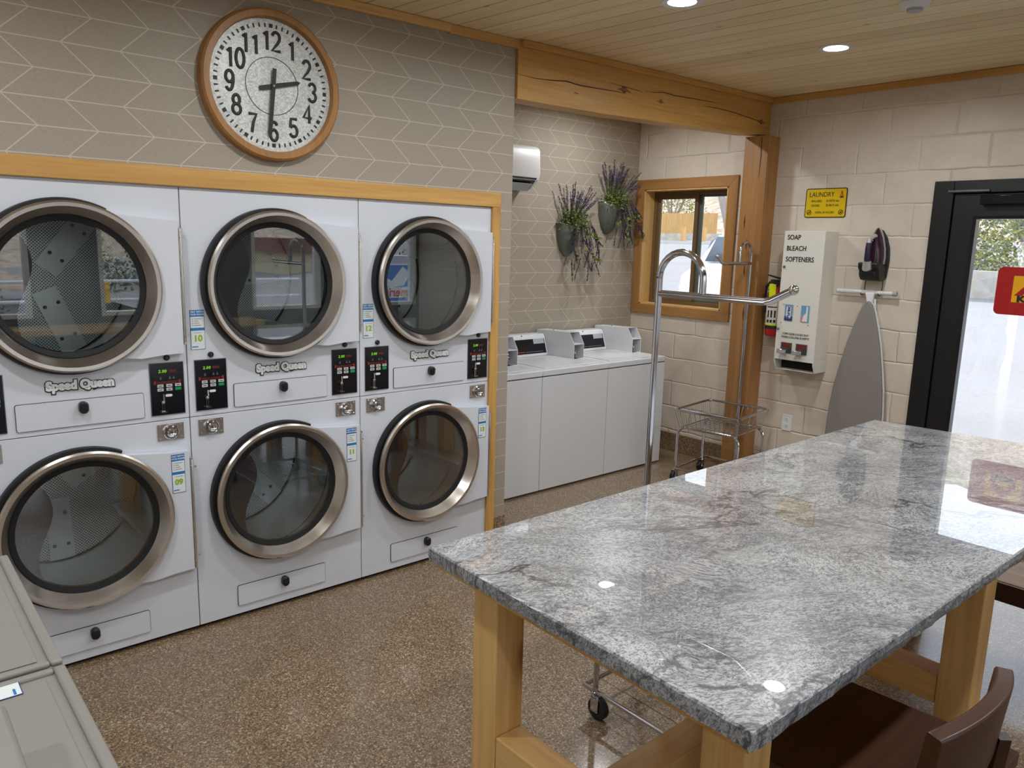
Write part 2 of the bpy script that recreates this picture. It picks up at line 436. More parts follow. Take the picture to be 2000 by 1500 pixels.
def holed(bm, x0, x1, z0, z1, cx, cz, r, ya, yb, n=72, mi=0):
    """plate between y=ya and y=yb with a round hole"""
    angs = sorted([2*PI*k/n for k in range(n)] + [math.atan2(z-cz, x-cx) % (2*PI) for x in (x0,x1) for z in (z0,z1)])
    def outer(a):
        dx, dz = math.cos(a), math.sin(a); t = 1e9
        if dx > 1e-9: t = min(t, (x1-cx)/dx)
        if dx < -1e-9: t = min(t, (x0-cx)/dx)
        if dz > 1e-9: t = min(t, (z1-cz)/dz)
        if dz < -1e-9: t = min(t, (z0-cz)/dz)
        return cx+dx*t, cz+dz*t
    I, O = [], []
    for y in (ya, yb):
        I.append([bm.verts.new((cx+r*math.cos(a), y, cz+r*math.sin(a))) for a in angs])
        O.append([bm.verts.new((outer(a)[0], y, outer(a)[1])) for a in angs])
    m = len(angs)
    for k in range(m):
        j = (k+1) % m
        for f in ([O[0][k],O[0][j],I[0][j],I[0][k]], [O[1][j],O[1][k],I[1][k],I[1][j]], [I[0][k],I[0][j],I[1][j],I[1][k]], [O[0][j],O[0][k],O[1][k],O[1][j]]):
            bm.faces.new(f).material_index = mi

def obj(name, bm, mat, parent=None, smooth=True, bev=0, seg=2, loc=None, uv=None):
    bmesh.ops.recalc_face_normals(bm, faces=bm.faces)
    me = D.meshes.new(name); bm.to_mesh(me); bm.free()
    for m in (mat if isinstance(mat, (list, tuple)) else [mat]):
        me.materials.append(M[m] if isinstance(m, str) else m)
    if smooth:
        for p in me.polygons: p.use_smooth = True
        me.set_sharp_from_angle(angle=math.radians(35))
    o = D.objects.new(name, me); C.objects.link(o)
    if loc: o.location = loc
    if parent: o.parent = parent
    if bev:
        b = o.modifiers.new('bevel', 'BEVEL'); b.width = bev; b.segments = seg; b.limit_method = 'ANGLE'; b.angle_limit = math.radians(40)
        b.harden_normals = False
    return o
def pieces(name, bm, mat, parent=None, **kw):
    """every loose piece of bm becomes an object of its own"""
    bm.verts.ensure_lookup_table(); todo = set(bm.verts); out = []
    while todo:
        st = [todo.pop()]; isl = set(st)
        while st:
            for e in st.pop().link_edges:
                for v in e.verts:
                    if v in todo: todo.discard(v); isl.add(v); st.append(v)
        b2 = bm_(); mp = {v: b2.verts.new(v.co) for v in isl}
        for f in bm.faces:
            if f.verts[0] in isl: b2.faces.new([mp[v] for v in f.verts]).material_index = f.material_index
        out.append(obj(name, b2, mat, parent, **kw))
    bm.free(); return out
def tag(o, label, cat, group=None, kind=None):
    if label: o['label'] = label
    if cat: o['category'] = cat
    if group: o['group'] = group
    if kind: o['kind'] = kind
    return o
def thing(name, label, cat, loc=(0,0,0), rz=0, group=None):
    o = D.objects.new(name, None); C.objects.link(o); o.location = loc; o.rotation_euler = (0,0,rz)
    o.empty_display_size = .1
    return tag(o, label, cat, group)
def struct(name, bm, mat, parent=None, **kw):
    o = obj(name, bm, mat, parent, **kw)
    if not parent: o['kind'] = 'structure'
    return o
def copy_tree(o, parent=None):
    c = o.copy(); C.objects.link(c)
    if parent: c.parent = parent
    for ch in list(o.children): copy_tree(ch, c)
    return c
def text(name, s, size, mat, parent, loc, face='-y', ext=.0006, off=0, align='CENTER', sx=1, rot=0, shear=0, spacing=1):
    """flat lettering; face tells which way the front looks"""
    cu = D.curves.new(name, 'FONT'); cu.body = s; cu.size = size; cu.extrude = ext; cu.offset = off
    cu.align_x = align; cu.align_y = 'CENTER'; cu.shear = shear; cu.space_character = spacing; cu.resolution_u = 3
    tmp = D.objects.new('tmp', cu); C.objects.link(tmp)
    dg = bpy.context.evaluated_depsgraph_get(); me = D.meshes.new_from_object(tmp.evaluated_get(dg))
    D.objects.remove(tmp); D.curves.remove(cu)
    R0 = Matrix.Rotation(rot, 4, 'Z') @ Matrix.Diagonal((sx, 1, 1, 1))
    if face == '-y': R = Matrix.Rotation(PI/2, 4, 'X')
    elif face == '-x': R = Matrix(((0,0,-1,0),(-1,0,0,0),(0,1,0,0),(0,0,0,1)))
    elif face == '+y': R = Matrix.Rotation(PI, 4, 'Z') @ Matrix.Rotation(PI/2, 4, 'X')
    else: R = Matrix.Identity(4)
    me.transform(Matrix.Translation(loc) @ R @ R0); me.name = name
    me.materials.clear(); me.materials.append(M[mat])
    o = D.objects.new(name, me); C.objects.link(o)
    if parent: o.parent = parent
    return o

# ------------------------------------------------------------------ the room
XF, YB, XL = 4.17, -4.5, -3.2
def cz(x): return 2.715 + .0146*x
def wall_grid(bm, ax, a, b, u0, u1, z0, z1, holes):
    us = sorted({u0, u1} | {h[0] for h in holes} | {h[1] for h in holes})
    zs = sorted({z0, z1} | {h[2] for h in holes} | {h[3] for h in holes})
    for i in range(len(us)-1):
        for j in range(len(zs)-1):
            um, zm = (us[i]+us[i+1])/2, (zs[j]+zs[j+1])/2
            if any(h[0] < um < h[1] and h[2] < zm < h[3] for h in holes): continue
            if ax == 'x': box(bm, a, b, us[i], us[i+1], zs[j], zs[j+1])
            else: box(bm, us[i], us[i+1], a, b, zs[j], zs[j+1])
    bmesh.ops.remove_doubles(bm, verts=bm.verts, dist=1e-5)
    # drop the inner faces that two neighbouring boxes share
    seen = {}
    for f in bm.faces:
        k = tuple(sorted(v.index for v in f.verts))
        seen.setdefault(k, []).append(f)
    kill = [f for fs in seen.values() if len(fs) > 1 for f in fs]
    bmesh.ops.delete(bm, geom=kill, context='FACES_ONLY')

def wallobj(name, ax, a, b, u0, u1, z0, z1, holes, mat):
    bm = bm_(); wall_grid(bm, ax, a, b, u0, u1, z0, z1, holes)
    return struct(name, bm, mat, smooth=False)

bm = bm_(); box(bm, XL-.15, XF+.2, YB-.15, 1.32, -.12, 0)
struct('floor', bm, 'floor', smooth=False)
bm = bm_()
v = []
for z in (0, .12):
    for x, y in ((XL-.15, YB-.15), (XF+.2, YB-.15), (XF+.2, 1.35), (XL-.15, 1.35)):
        v.append(bm.verts.new((x, y, cz(x)+z)))
for f in ((0,3,2,1),(4,5,6,7),(0,1,5,4),(1,2,6,5),(2,3,7,6),(3,0,4,7)): bm.faces.new([v[i] for i in f])
struct('ceiling', bm, 'ceiling', smooth=False)

wallobj('wall_left', 'y', 0, .12, XL, 1.735, 0, 2.80, [(-2.42, 1.605, 0, 1.89)], 'wallpaper')
wallobj('wall_alcove_side', 'x', 1.615, 1.735, .12, 1.19, 0, 2.80, [], 'wallpaper')
o = wallobj('wall_alcove', 'y', 1.19, 1.32, 1.615, XF, 0, 2.80, [], 'wallpaper')
WIN = (.28, 1.10, 1.217, 2.17)
DOOR = (-2.43, -1.207, 0, 2.146)
wallobj('wall_far', 'x', XF, XF+.2, YB-.15, 1.32, 0, 2.80, [WIN, DOOR], 'block')
BW_ = [(-2.7, -1.5), (-.95, .18), (.72, 1.5), (2.13, 2.89), (3.35, 4.12)]  # first opening is unseen, added to brighten the room
BWZ = [(.28, .79), (.95, 2.45)]  # upper panes made taller to let in more daylight
wallobj('wall_window_side', 'y', YB-.15, YB, XL, XF, 0, 2.80, [(a, b, z0, z1) for a, b in BW_ for z0, z1 in BWZ], 'dark_wall')
wallobj('wall_rear', 'x', XL-.15, XL, YB-.15, .12, 0, 2.80, [], 'drywall')
# void behind the dryers
bm = bm_(); box(bm, -2.45, 1.61, 1.06, 1.12, 0, 2.0); struct('wall_dryer_void', bm, 'dark_gap', smooth=False)

# coved skirting of the same pebble floor
def cove(name, pts, h=.155, t=.012):
    bm = bm_()
    for (x0, y0), (x1, y1), (nx, ny) in pts:
        ax0, ax1 = sorted((x0, x1+nx*t)); ay0, ay1 = sorted((y0, y1+ny*t))
        box(bm, ax0, ax1, ay0, ay1, 0, h)
    return struct(name, bm, 'floor', smooth=False, bev=.004)
cove('baseboard_left', [((1.651, 0), (1.735, 0), (0, -1))])
cove('baseboard_alcove', [((1.74, 1.19), (4.155, 1.19), (0, -1))])
cove('baseboard_far', [((XF, -1.2), (XF, -.115), (-1, 0)), ((XF, .08), (XF, 1.175), (-1, 0)), ((XF, -4.5), (XF, -2.44), (-1, 0))])

# timber round the dryers, and the trims under the ceiling
bm = bm_(); box(bm, -2.5, 1.648, -.016, .0, 1.885, 1.958); 
struct('trim_1', bm, 'pine_x', smooth=False, bev=.003)
bm = bm_(); box(bm, 1.592, 1.648, -.0155, .0, .0, 1.8845)
struct('trim_2', bm, 'pine_z', smooth=False, bev=.003)
def slope_x(bm, x0, x1, y0, y1, dz0, dz1):
    v = []
    for x in (x0, x1):
        for y, dz in ((y0, dz0), (y1, dz0), (y1, dz1), (y0, dz1)): v.append(bm.verts.new((x, y, cz(x)+dz)))
    for f in ((0,1,2,3),(7,6,5,4),(0,4,5,1),(1,5,6,2),(2,6,7,3),(3,7,4,0)): bm.faces.new([v[i] for i in f])
bm = bm_(); slope_x(bm, XL, 1.30, -.028, 0, -.04, -.001); struct('trim_3', bm, 'leg_x', smooth=False, bev=.004)
bm = bm_(); slope_x(bm, 1.30, 1.75, -.018, 0, -.045, -.001); struct('trim_4', bm, 'pine_x', smooth=False, bev=.003)
bm = bm_(); slope_x(bm, 1.75, XF, -.045, -.02, -.035, -.001); struct('trim_5', bm, 'pine_x', smooth=False, bev=.004)
bm = bm_(); box(bm, XF-.022, XF, YB, -.02, cz(XF)-.043, cz(XF)-.002); struct('trim_6', bm, 'pine_y', smooth=False, bev=.003)
bm = bm_(); slope_x(bm, 1.735, XF, 1.165, 1.19, -.055, -.002); struct('trim_7', bm, 'pine_x', smooth=False, bev=.003)
bm = bm_(); box(bm, XF-.022, XF, .22, 1.165, cz(XF)-.06, cz(XF)-.003); struct('trim_8', bm, 'pine_y', smooth=False, bev=.003)

# hewn beam over the alcove, with its long drying crack and knots
bm = bm_()
lo = [(1.737, 2.447), (2.4, 2.452), (3.1, 2.474), (3.9, 2.502), (4.17, 2.522)]
prism(bm, lo + [(4.17, cz(4.17)-.002), (1.737, cz(1.737)-.002)], 1, -.02, .10)
def crack(pts, w):
    n = len(pts); rr = [w*(.15+.85*math.sin(PI*(i+.4)/n)) for i in range(n)]
    tube(bm, [(x, -.0195, z) for x, z in pts], rr, 6, mi=1)
crack([(1.74,2.569),(1.86,2.566),(1.98,2.574),(2.09,2.586),(2.2,2.580),(2.34,2.584),(2.51,2.59),(2.58,2.588)], .0035)
crack([(2.44,2.63),(2.58,2.626),(2.7,2.622),(2.74,2.616)], .0022)
crack([(2.76,2.628),(2.84,2.632),(2.93,2.645),(3.05,2.642),(3.25,2.650),(3.42,2.655),(3.5,2.657)], .003)
crack([(3.35,2.618),(3.5,2.625),(3.7,2.622),(3.9,2.61),(4.02,2.602),(4.1,2.6)], .003)
for x, z, r, sz in ((2.57, 2.61, .028, .75), (2.915, 2.588, .017, .9), (2.17, 2.535, .009, .8), (4.05, 2.60, .02, 1)):
    sphere(bm, (x, -.0125, z), r, 10, sz, mi=2)
    for vv in bm.verts:
        if (vv.co - Vector((x, -.0125, z))).length <= r*1.3 and vv.co.y < -.0215: vv.co.y = -.0215
    tube(bm, [(x-r*2.2, -.0198, z-r*.25), (x-r*.6, -.0198, z), (x+r*.6, -.0198, z), (x+r*2.4, -.0198, z-r*.45)], [.001, r*.35, r*.35, .001], 6, mi=3)
o = struct('ceiling_beam', bm, ['pine_x', 'sign_brown', plain('knot_brown', rgb(112,66,30), .5), plain('knot_halo', rgb(150,94,46), .5)], bev=.004)
bm = bm_(); box(bm, 4.02, XF, -.112, .078, 0, 2.50)
tube(bm, [(4.0195, -.055, 2.2), (4.0195, -.06, 2.35), (4.0195, -.057, 2.49)], [.001, .003, .003], 6, mi=1)
for y, z in ((.0, 1.73), (-.02, 1.23), (.03, 1.9), (-.05, .95), (.0, 1.55)):
    tube(bm, [(4.0198, y, z-.05), (4.0198, y+.002, z), (4.0198, y, z+.05)], [.0006, .0045, .0006], 6, mi=2)
struct('pillar', bm, ['casing_z', 'sign_brown', 'dark_wood'], bev=.005)

# small window in the far wall
wr = thing('window_1', None, None); wr['kind'] = 'structure'
y0, y1, z0, z1 = WIN
bm = bm_()
for p in ([(y0-.083,z0-.078),(y0,z0),(y0,z1),(y0-.083,z1+.082)], [(y1,z0),(y1+.082,z0-.078),(y1+.082,z1+.082),(y1,z1)]): prism(bm, p, 0, XF-.018, XF)
obj('side_casing', bm, 'casing_z', wr, smooth=False, bev=.002)
bm = bm_()
for p in ([(y0-.083,z0-.078),(y1+.082,z0-.078),(y1,z0),(y0,z0)], [(y0,z1),(y1,z1),(y1+.082,z1+.082),(y0-.083,z1+.082)]): prism(bm, p, 0, XF-.0175, XF)
obj('head_and_sill_casing', bm, 'casing_y', wr, smooth=False, bev=.002)
bm = bm_(); t = .012
box(bm, XF-.012, XF+.15, y0, y0+t, z0, z1); box(bm, XF-.012, XF+.15, y1-t, y1, z0, z1); box(bm, XF-.012, XF+.15, y0, y1, z1-t, z1); box(bm, XF-.012, XF+.15, y0, y1, z0, z0+t)
obj('jamb', bm, 'jamb', wr, smooth=False)
xw = XF+.135
def frame_yz(bm, ya, yb, za, zb, w, xa, xb):
    box(bm, xa, xb, ya, ya+w, za, zb); box(bm, xa, xb, yb-w, yb, za, zb); box(bm, xa, xb, ya+w, yb-w, za, za+w); box(bm, xa, xb, ya+w, yb-w, zb-w, zb)
bm = bm_(); a, b, c, d = y0+t, y1-t, z0+t, z1-t
frame_yz(bm, a, b, c, d, .03, xw-.03, xw+.045)
obj('vinyl_frame', bm, 'bronze_vinyl', wr, smooth=False, bev=.002)
ym = .665
bm = bm_(); frame_yz(bm, ym-.02, b-.03, c+.03, d-.03, .032, xw-.02, xw+.005)
obj('sliding_sash', bm, 'bronze_vinyl', wr, smooth=False, bev=.002)
bm = bm_(); frame_yz(bm, a+.03, ym+.02, c+.03, d-.03, .018, xw+.01, xw+.03)
box(bm, xw+.008, xw+.03, ym-.045, ym-.012, c+.03, d-.03)
obj('fixed_sash', bm, plain('grey_green_sash', rgb(96,104,98), .4), wr, smooth=False, bev=.002)
bm = bm_(); box(bm, xw-.008, xw-.004, ym, b-.06, c+.06, d-.06); obj('pane', bm, 'glass', wr, smooth=False)
bm = bm_(); box(bm, xw+.018, xw+.022, a+.048, ym-.045, c+.048, d-.048); obj('pane', bm, 'glass', wr, smooth=False)

# black glazed door with its frame
dr = thing('door_1', None, None, (XF, -1.8, 0)); dr['kind'] = 'structure'
def L(y): return y+1.8
bm = bm_()
ya, yb, zt = L(DOOR[0]), L(DOOR[1]), DOOR[3]
frame_pts = ((yb-.115, yb, 0, zt), (ya, ya+.115, 0, zt), (ya+.115, yb-.115, zt-.075, zt))
for p in frame_pts: box(bm, -.014, .19, *p)
for p in ((yb-.128, yb-.115, 0, zt-.075), (ya+.115, ya+.128, 0, zt-.075), (ya+.128, yb-.128, zt-.088, zt-.075)): box(bm, .05, .09, *p)
obj('door_frame', bm, 'door_black', dr, smooth=False, bev=.004)
bm = bm_(); la, lb, lz = ya+.118, yb-.118, zt-.078
gy0, gy1, gz0, gz1 = la+.135, lb-.132, .28, 1.925
wall_grid(bm, 'x', .005, .049, la, lb, .012, lz, [(gy0, gy1, gz0, gz1)])
obj('door_leaf', bm, 'door_black', dr, smooth=False, bev=.003)
bm = bm_(); frame_yz(bm, gy0-.012, gy1+.012, gz0-.012, gz1+.012, .02, -.004, .056); obj('glazing_bead', bm, 'gloss_black', dr, smooth=False, bev=.002)
bm = bm_(); box(bm, .024, .03, gy0, gy1, gz0, gz1); obj('door_pane', bm, 'glass', dr, smooth=False)
bm = bm_(); box(bm, -.05, .0, lb-.48, lb-.16, 2.0, 2.055); obj('door_closer', bm, 'gloss_black', dr, bev=.006)
bm = bm_(); box(bm, -.03, -.012, lb-.2, lb+.03, 2.075, 2.09); obj('closer_arm', bm, 'zinc', dr, bev=.003)
bm = bm_(); tube(bm, [(-.0, la+.06, 1.02), (-.055, la+.06, 1.02), (-.055, la+.17, 1.02)], .011, 12); obj('door_handle', bm, 'zinc', dr)

# shop windows behind the viewer, mirrored in the dryer doors; leftmost added for daylight
for i, (a, b) in enumerate(BW_):
    w = thing('window_%d' % (i+2), None, None, ((a+b)/2, YB, 0)); w['kind'] = 'structure'
    h = (b-a)/2
    for z0, z1 in BWZ:
        bm = bm_()
        for p in ((-h, -h+.035, z0, z1), (h-.035, h, z0, z1), (-h+.035, h-.035, z0, z0+.035), (-h+.035, h-.035, z1-.035, z1)):
            box(bm, p[0], p[1], -.11, .012, p[2], p[3])
        obj('window_frame', bm, 'white_plastic', w, smooth=False)
        bm = bm_(); box(bm, -h+.03, h-.03, -.06, -.055, z0+.03, z1-.03); obj('pane', bm, 'glass', w, smooth=False)
bm = bm_(); box(bm, XL+.02, 2.1, YB, YB+.36, .83, .885)
tag(obj('window_counter', bm, 'leg_x', smooth=False, bev=.004), 'long wooden counter under the windows behind the viewer', 'counter')

# recessed lights
def downlight(x, y, label, grp='recessed lights in the plank ceiling'):
    t = thing('recessed_light', label, 'ceiling light', (x, y, cz(x)), group=grp)
    bm = bm_(); lathe(bm, [(.062, .0), (.062, -.004), (.088, -.006), (.09, .0)], (0,0,0), 'z', 40); obj('trim_ring', bm, 'trim_white', t)
    bm = bm_(); lathe(bm, [(0, -.0035), (.063, -.0035), (.063, -.001), (0, -.001)], (0,0,0), 'z', 40); obj('lens', bm, 'lamp', t)
    l = D.lights.new('downlight', 'AREA'); l.shape = 'DISK'; l.size = .12; l.energy = 11.5; l.color = (.93, .97, 1); l.spread = math.radians(170)
    lo = D.objects.new('lamp_light', l); C.objects.link(lo); lo.location = (0, 0, -.006); lo.parent = t
LT = [(3.05, -1.06, 'lit round recessed ceiling light nearest the far block wall'),
      (1.81, -1.0, 'lit round recessed ceiling light cut by the top edge of the photo'),
      (3.3, .55, 'lit recessed light in the alcove ceiling, mirrored in the table'),
      (.5, -1.0, 'recessed light above the dryers, out of view'), (-.9, -1.0, 'recessed light above the near washers, out of view'),
      (3.05, -3.0, 'recessed light near the door behind the table, out of view'), (1.81, -3.0, 'recessed light above the stool side, out of view'),
      (.5, -3.0, 'recessed light behind the table end, out of view'), (-.9, -3.0, 'recessed light over the viewer, out of view'), (-2.2, -2.0, 'recessed light over the rear of the room, out of view')]
for a in LT: downlight(*a)
t = thing('smoke_detector', 'white round smoke detector on the plank ceiling at the top edge', 'smoke detector', (2.49, -1.69, cz(2.49)))
bm = bm_(); lathe(bm, [(0, 0), (.062, 0), (.064, -.016), (.055, -.03), (.036, -.036), (0, -.036)], (0,0,0), 'z', 40); obj('cover', bm, 'white_plastic', t)
bm = bm_(); lathe(bm, [(0, -.033), (.034, -.033), (.03, -.046), (0, -.048)], (0,0,0), 'z', 32); obj('sensor_cap', bm, 'grey_plastic', t)
bm = bm_()
for s in (-1, 1): sphere(bm, (.05*s, -.0, -.022), .005, 8)
pieces('indicator', bm, 'chrome', t)

# ------------------------------------------------------------------ stacked tumble dryers
def sticker(parent, x, z, num, w=.055, h=.163, y=-.036, face='-y', root=None):
    """tall blue and white payment sticker with its machine number; x, z = top left"""
    bm = bm_(); box(bm, x, x+w, y, y+.0012, z-h, z); s = obj('sticker', bm, 'navy', parent, smooth=False)
    e = .0015; yy = y-.0003
    def patch(n, x0, x1, z0, z1, m, q=0):
        b = bm_(); box(b, x0, x1, yy-q, yy-q+.0006, z0, z1); return obj(n, b, m, s, smooth=False)
    patch('blue_band', x+e, x+w-e, z-h*.17, z-e, 'blue')
    patch('instructions', x+e, x+w-e, z-h*.45, z-h*.17, 'sticker_white')
    patch('blue_stripe', x+e, x+w-e, z-h*.52, z-h*.455, 'blue')
    patch('number_field', x+e, x+w-e, z-h+e, z-h*.52, 'sticker_white')
    text('lettering', 'PAY WITH', w*.2, 'sticker_white', s, (x+w/2, yy-.0008, z-h*.05), off=.0002)
    text('lettering', 'YOUR PHONE', w*.155, 'sticker_white', s, (x+w/2, yy-.0008, z-h*.115), off=.0002)
    b = bm_()
    for i, ln in enumerate((.55, .3, .38, .5)):
        zz = z-h*(.22+.055*i); box(b, x+w*.14, x+w*.2, yy-.0008, yy, zz-.0015, zz+.0015); box(b, x+w*.26, x+w*(.26+ln), yy-.0008, yy, zz-.001, zz+.001)
    box(b, x+w*.2, x+w*.8, yy-.0008, yy, z-h*.575, z-h*.568)
    obj('small_print', b, 'grey_ink', s, smooth=False)
    text('number', num, w*.62, 'green_print', s, (x+w/2, yy-.0008, z-h*.72), off=.0012)
    b = bm_(); box(b, x+w*.08, x+w*.5, yy-.0008, yy, z-h*.94, z-h*.915); obj('small_print', b, 'blue', s, smooth=False)
    return s

def control_panel(root, x, z, w=.127, h=.21):
    """black coin panel, x, z = bottom left"""
    bm = bm_(); box(bm, x-.0025, x+w+.0025, -.004, .0, z-.0025, z+h+.0025, 1); box(bm, x, x+w, -.0055, -.003, z, z+h)
    p = obj('control_panel', bm, ['gloss_black', 'zinc'], root, smooth=False)
    y = -.0066
    text('display', '2.00', .017, 'led', p, (x+w*.36, y, z+h*.845), shear=.15, off=.0002, spacing=1.1)
    b = bm_(); box(b, x+w*.55, x+w*.78, y+.0004, y+.001, z+h*.82, z+h*.87); obj('display_window', b, 'led_red', p, smooth=False)
    b = bm_()
    for u in (.3, .58, .7):
        prism(b, [(x+w*u-.005, z+h*.69), (x+w*u+.005, z+h*.69), (x+w*u+.0025, z+h*.72), (x+w*u+.001, z+h*.745), (x+w*u-.001, z+h*.745), (x+w*u-.0025, z+h*.72)], 1, y, y+.0008)
    obj('symbols', b, plain('dim_symbol', rgb(90,92,98), .5) if 'dim' not in M else M['dim'], p, smooth=False)
    b = bm_(); box(b, x+w*.14, x+w*.86, y, y+.0008, z+h*.635, z+h*.645); box(b, x+w*.2, x+w*.8, y, y+.0008, z+h*.605, z+h*.617)
    for u in (.12, .88): prism(b, [(x+w*u-.0045, z+h*.6), (x+w*u+.0045, z+h*.6), (x+w*u+.0045, z+h*.66), (x+w*u, z+h*.675), (x+w*u-.0045, z+h*.66)], 1, y-.0004, y+.0008)
    obj('red_marking', b, 'panel_red', p, smooth=False)
    for r in range(2):
        for c in range(3):
            cx, cy = x+w*(.28+.27*c), z+h*(.565-.075*r)
            b = bm_(); prism(b, rrect(cx-.0115, cx+.0115, cy-.0058, cy+.0058, .001, 2), 1, y-.0006, y+.001)
            g = r == 1 and c == 2
            obj('key', b, 'green_key' if g else 'key_grey', p, smooth=False)
            if not g: 
                bb = bm_(); box(bb, cx-.007, cx+.007, y-.001, y-.0004, cy-.0015, cy+.0015); obj('key_legend', bb, 'ink', p, smooth=False)
    b = bm_(); prism(b, rrect(x+w*.42, x+w*.63, z+h*.345, z+h*.395, .005, 4), 1, y-.0004, y+.001); obj('coin_label', b, 'white_plastic', p, smooth=False)
    b = bm_(); cx = x+w*.33
    tube(b, [(cx+.004, y-.001, z+h*.4), (cx+.004, y-.003, z+h*.27)], .004, 8)
    sphere(b, (cx-.001, y-.008, z+h*.25), .0085, 12)
    box(b, cx-.005, cx-.002, y-.006, y+.001, z+h*.07, z+h*.24); box(b, cx+.002, cx+.005, y-.006, y+.001, z+h*.07, z+h*.24)
    prism(b, rrect(cx-.012, cx+.012, z+h*.045, z+h*.072, .002, 2), 1, y-.014, y+.001)
    obj('coin_slot', b, 'chrome', p)
    # round lock above the panel
    b = bm_(); lathe(b, [(0, -.011), (.0085, -.011), (.0115, -.008), (.0115, 0), (0, 0)], (x+w*.52, 0, z+h+.022), 'y', 24); k = obj('panel_lock', b, 'black', root)
    b = bm_(); box(b, x+w*.52-.001, x+w*.52+.001, -.012, -.01, z+h+.017, z+h+.027); obj('keyhole', b, 'zinc', k, smooth=False)
    return p

def coin_box(root, x, z, w=.104, h=.07):
    bm = bm_(); box(bm, x, x+w, -.004, 0, z, z+h); p = obj('coin_box', bm, 'steel', root, smooth=False, bev=.001)
    b = bm_(); lathe(b, [(.031, -.004), (.031, -.012), (.027, -.016), (.02, -.012), (.02, -.02), (.016, -.024), (.008, -.02), (0, -.02)], (x+w*.5, 0, z+h*.5), 'y', 32); obj('round_lock', b, 'chrome', p)
    b = bm_()
    for u in (.1, .9):
        for v in (.14, .86): sphere(b, (x+w*u, -.004, z+h*v), .0042, 8)
    pieces('rivet', b, 'chrome', p)
    b = bm_(); box(b, x+w*.5-.0012, x+w*.5+.0012, -.0212, -.0195, z+h*.5-.005, z+h*.5+.005); obj('keyhole', b, 'ink', p, smooth=False)
    return p

def hinge(root, z0, z1):
    bm = bm_(); box(bm, .781, .7915, -.034, -.0005, z0, z1)
    tube(bm, [(.787, -.035, z0+.01), (.787, -.035, z1-.01)], .004, 8)
    h = obj('hinge', bm, 'steel', root, bev=.001)
    b = bm_()
    for z in (z0+.035, z1-.035):
        sphere(b, (.783, -.036, z), .0035, 8)
    pieces('screw', b, 'chrome', h)

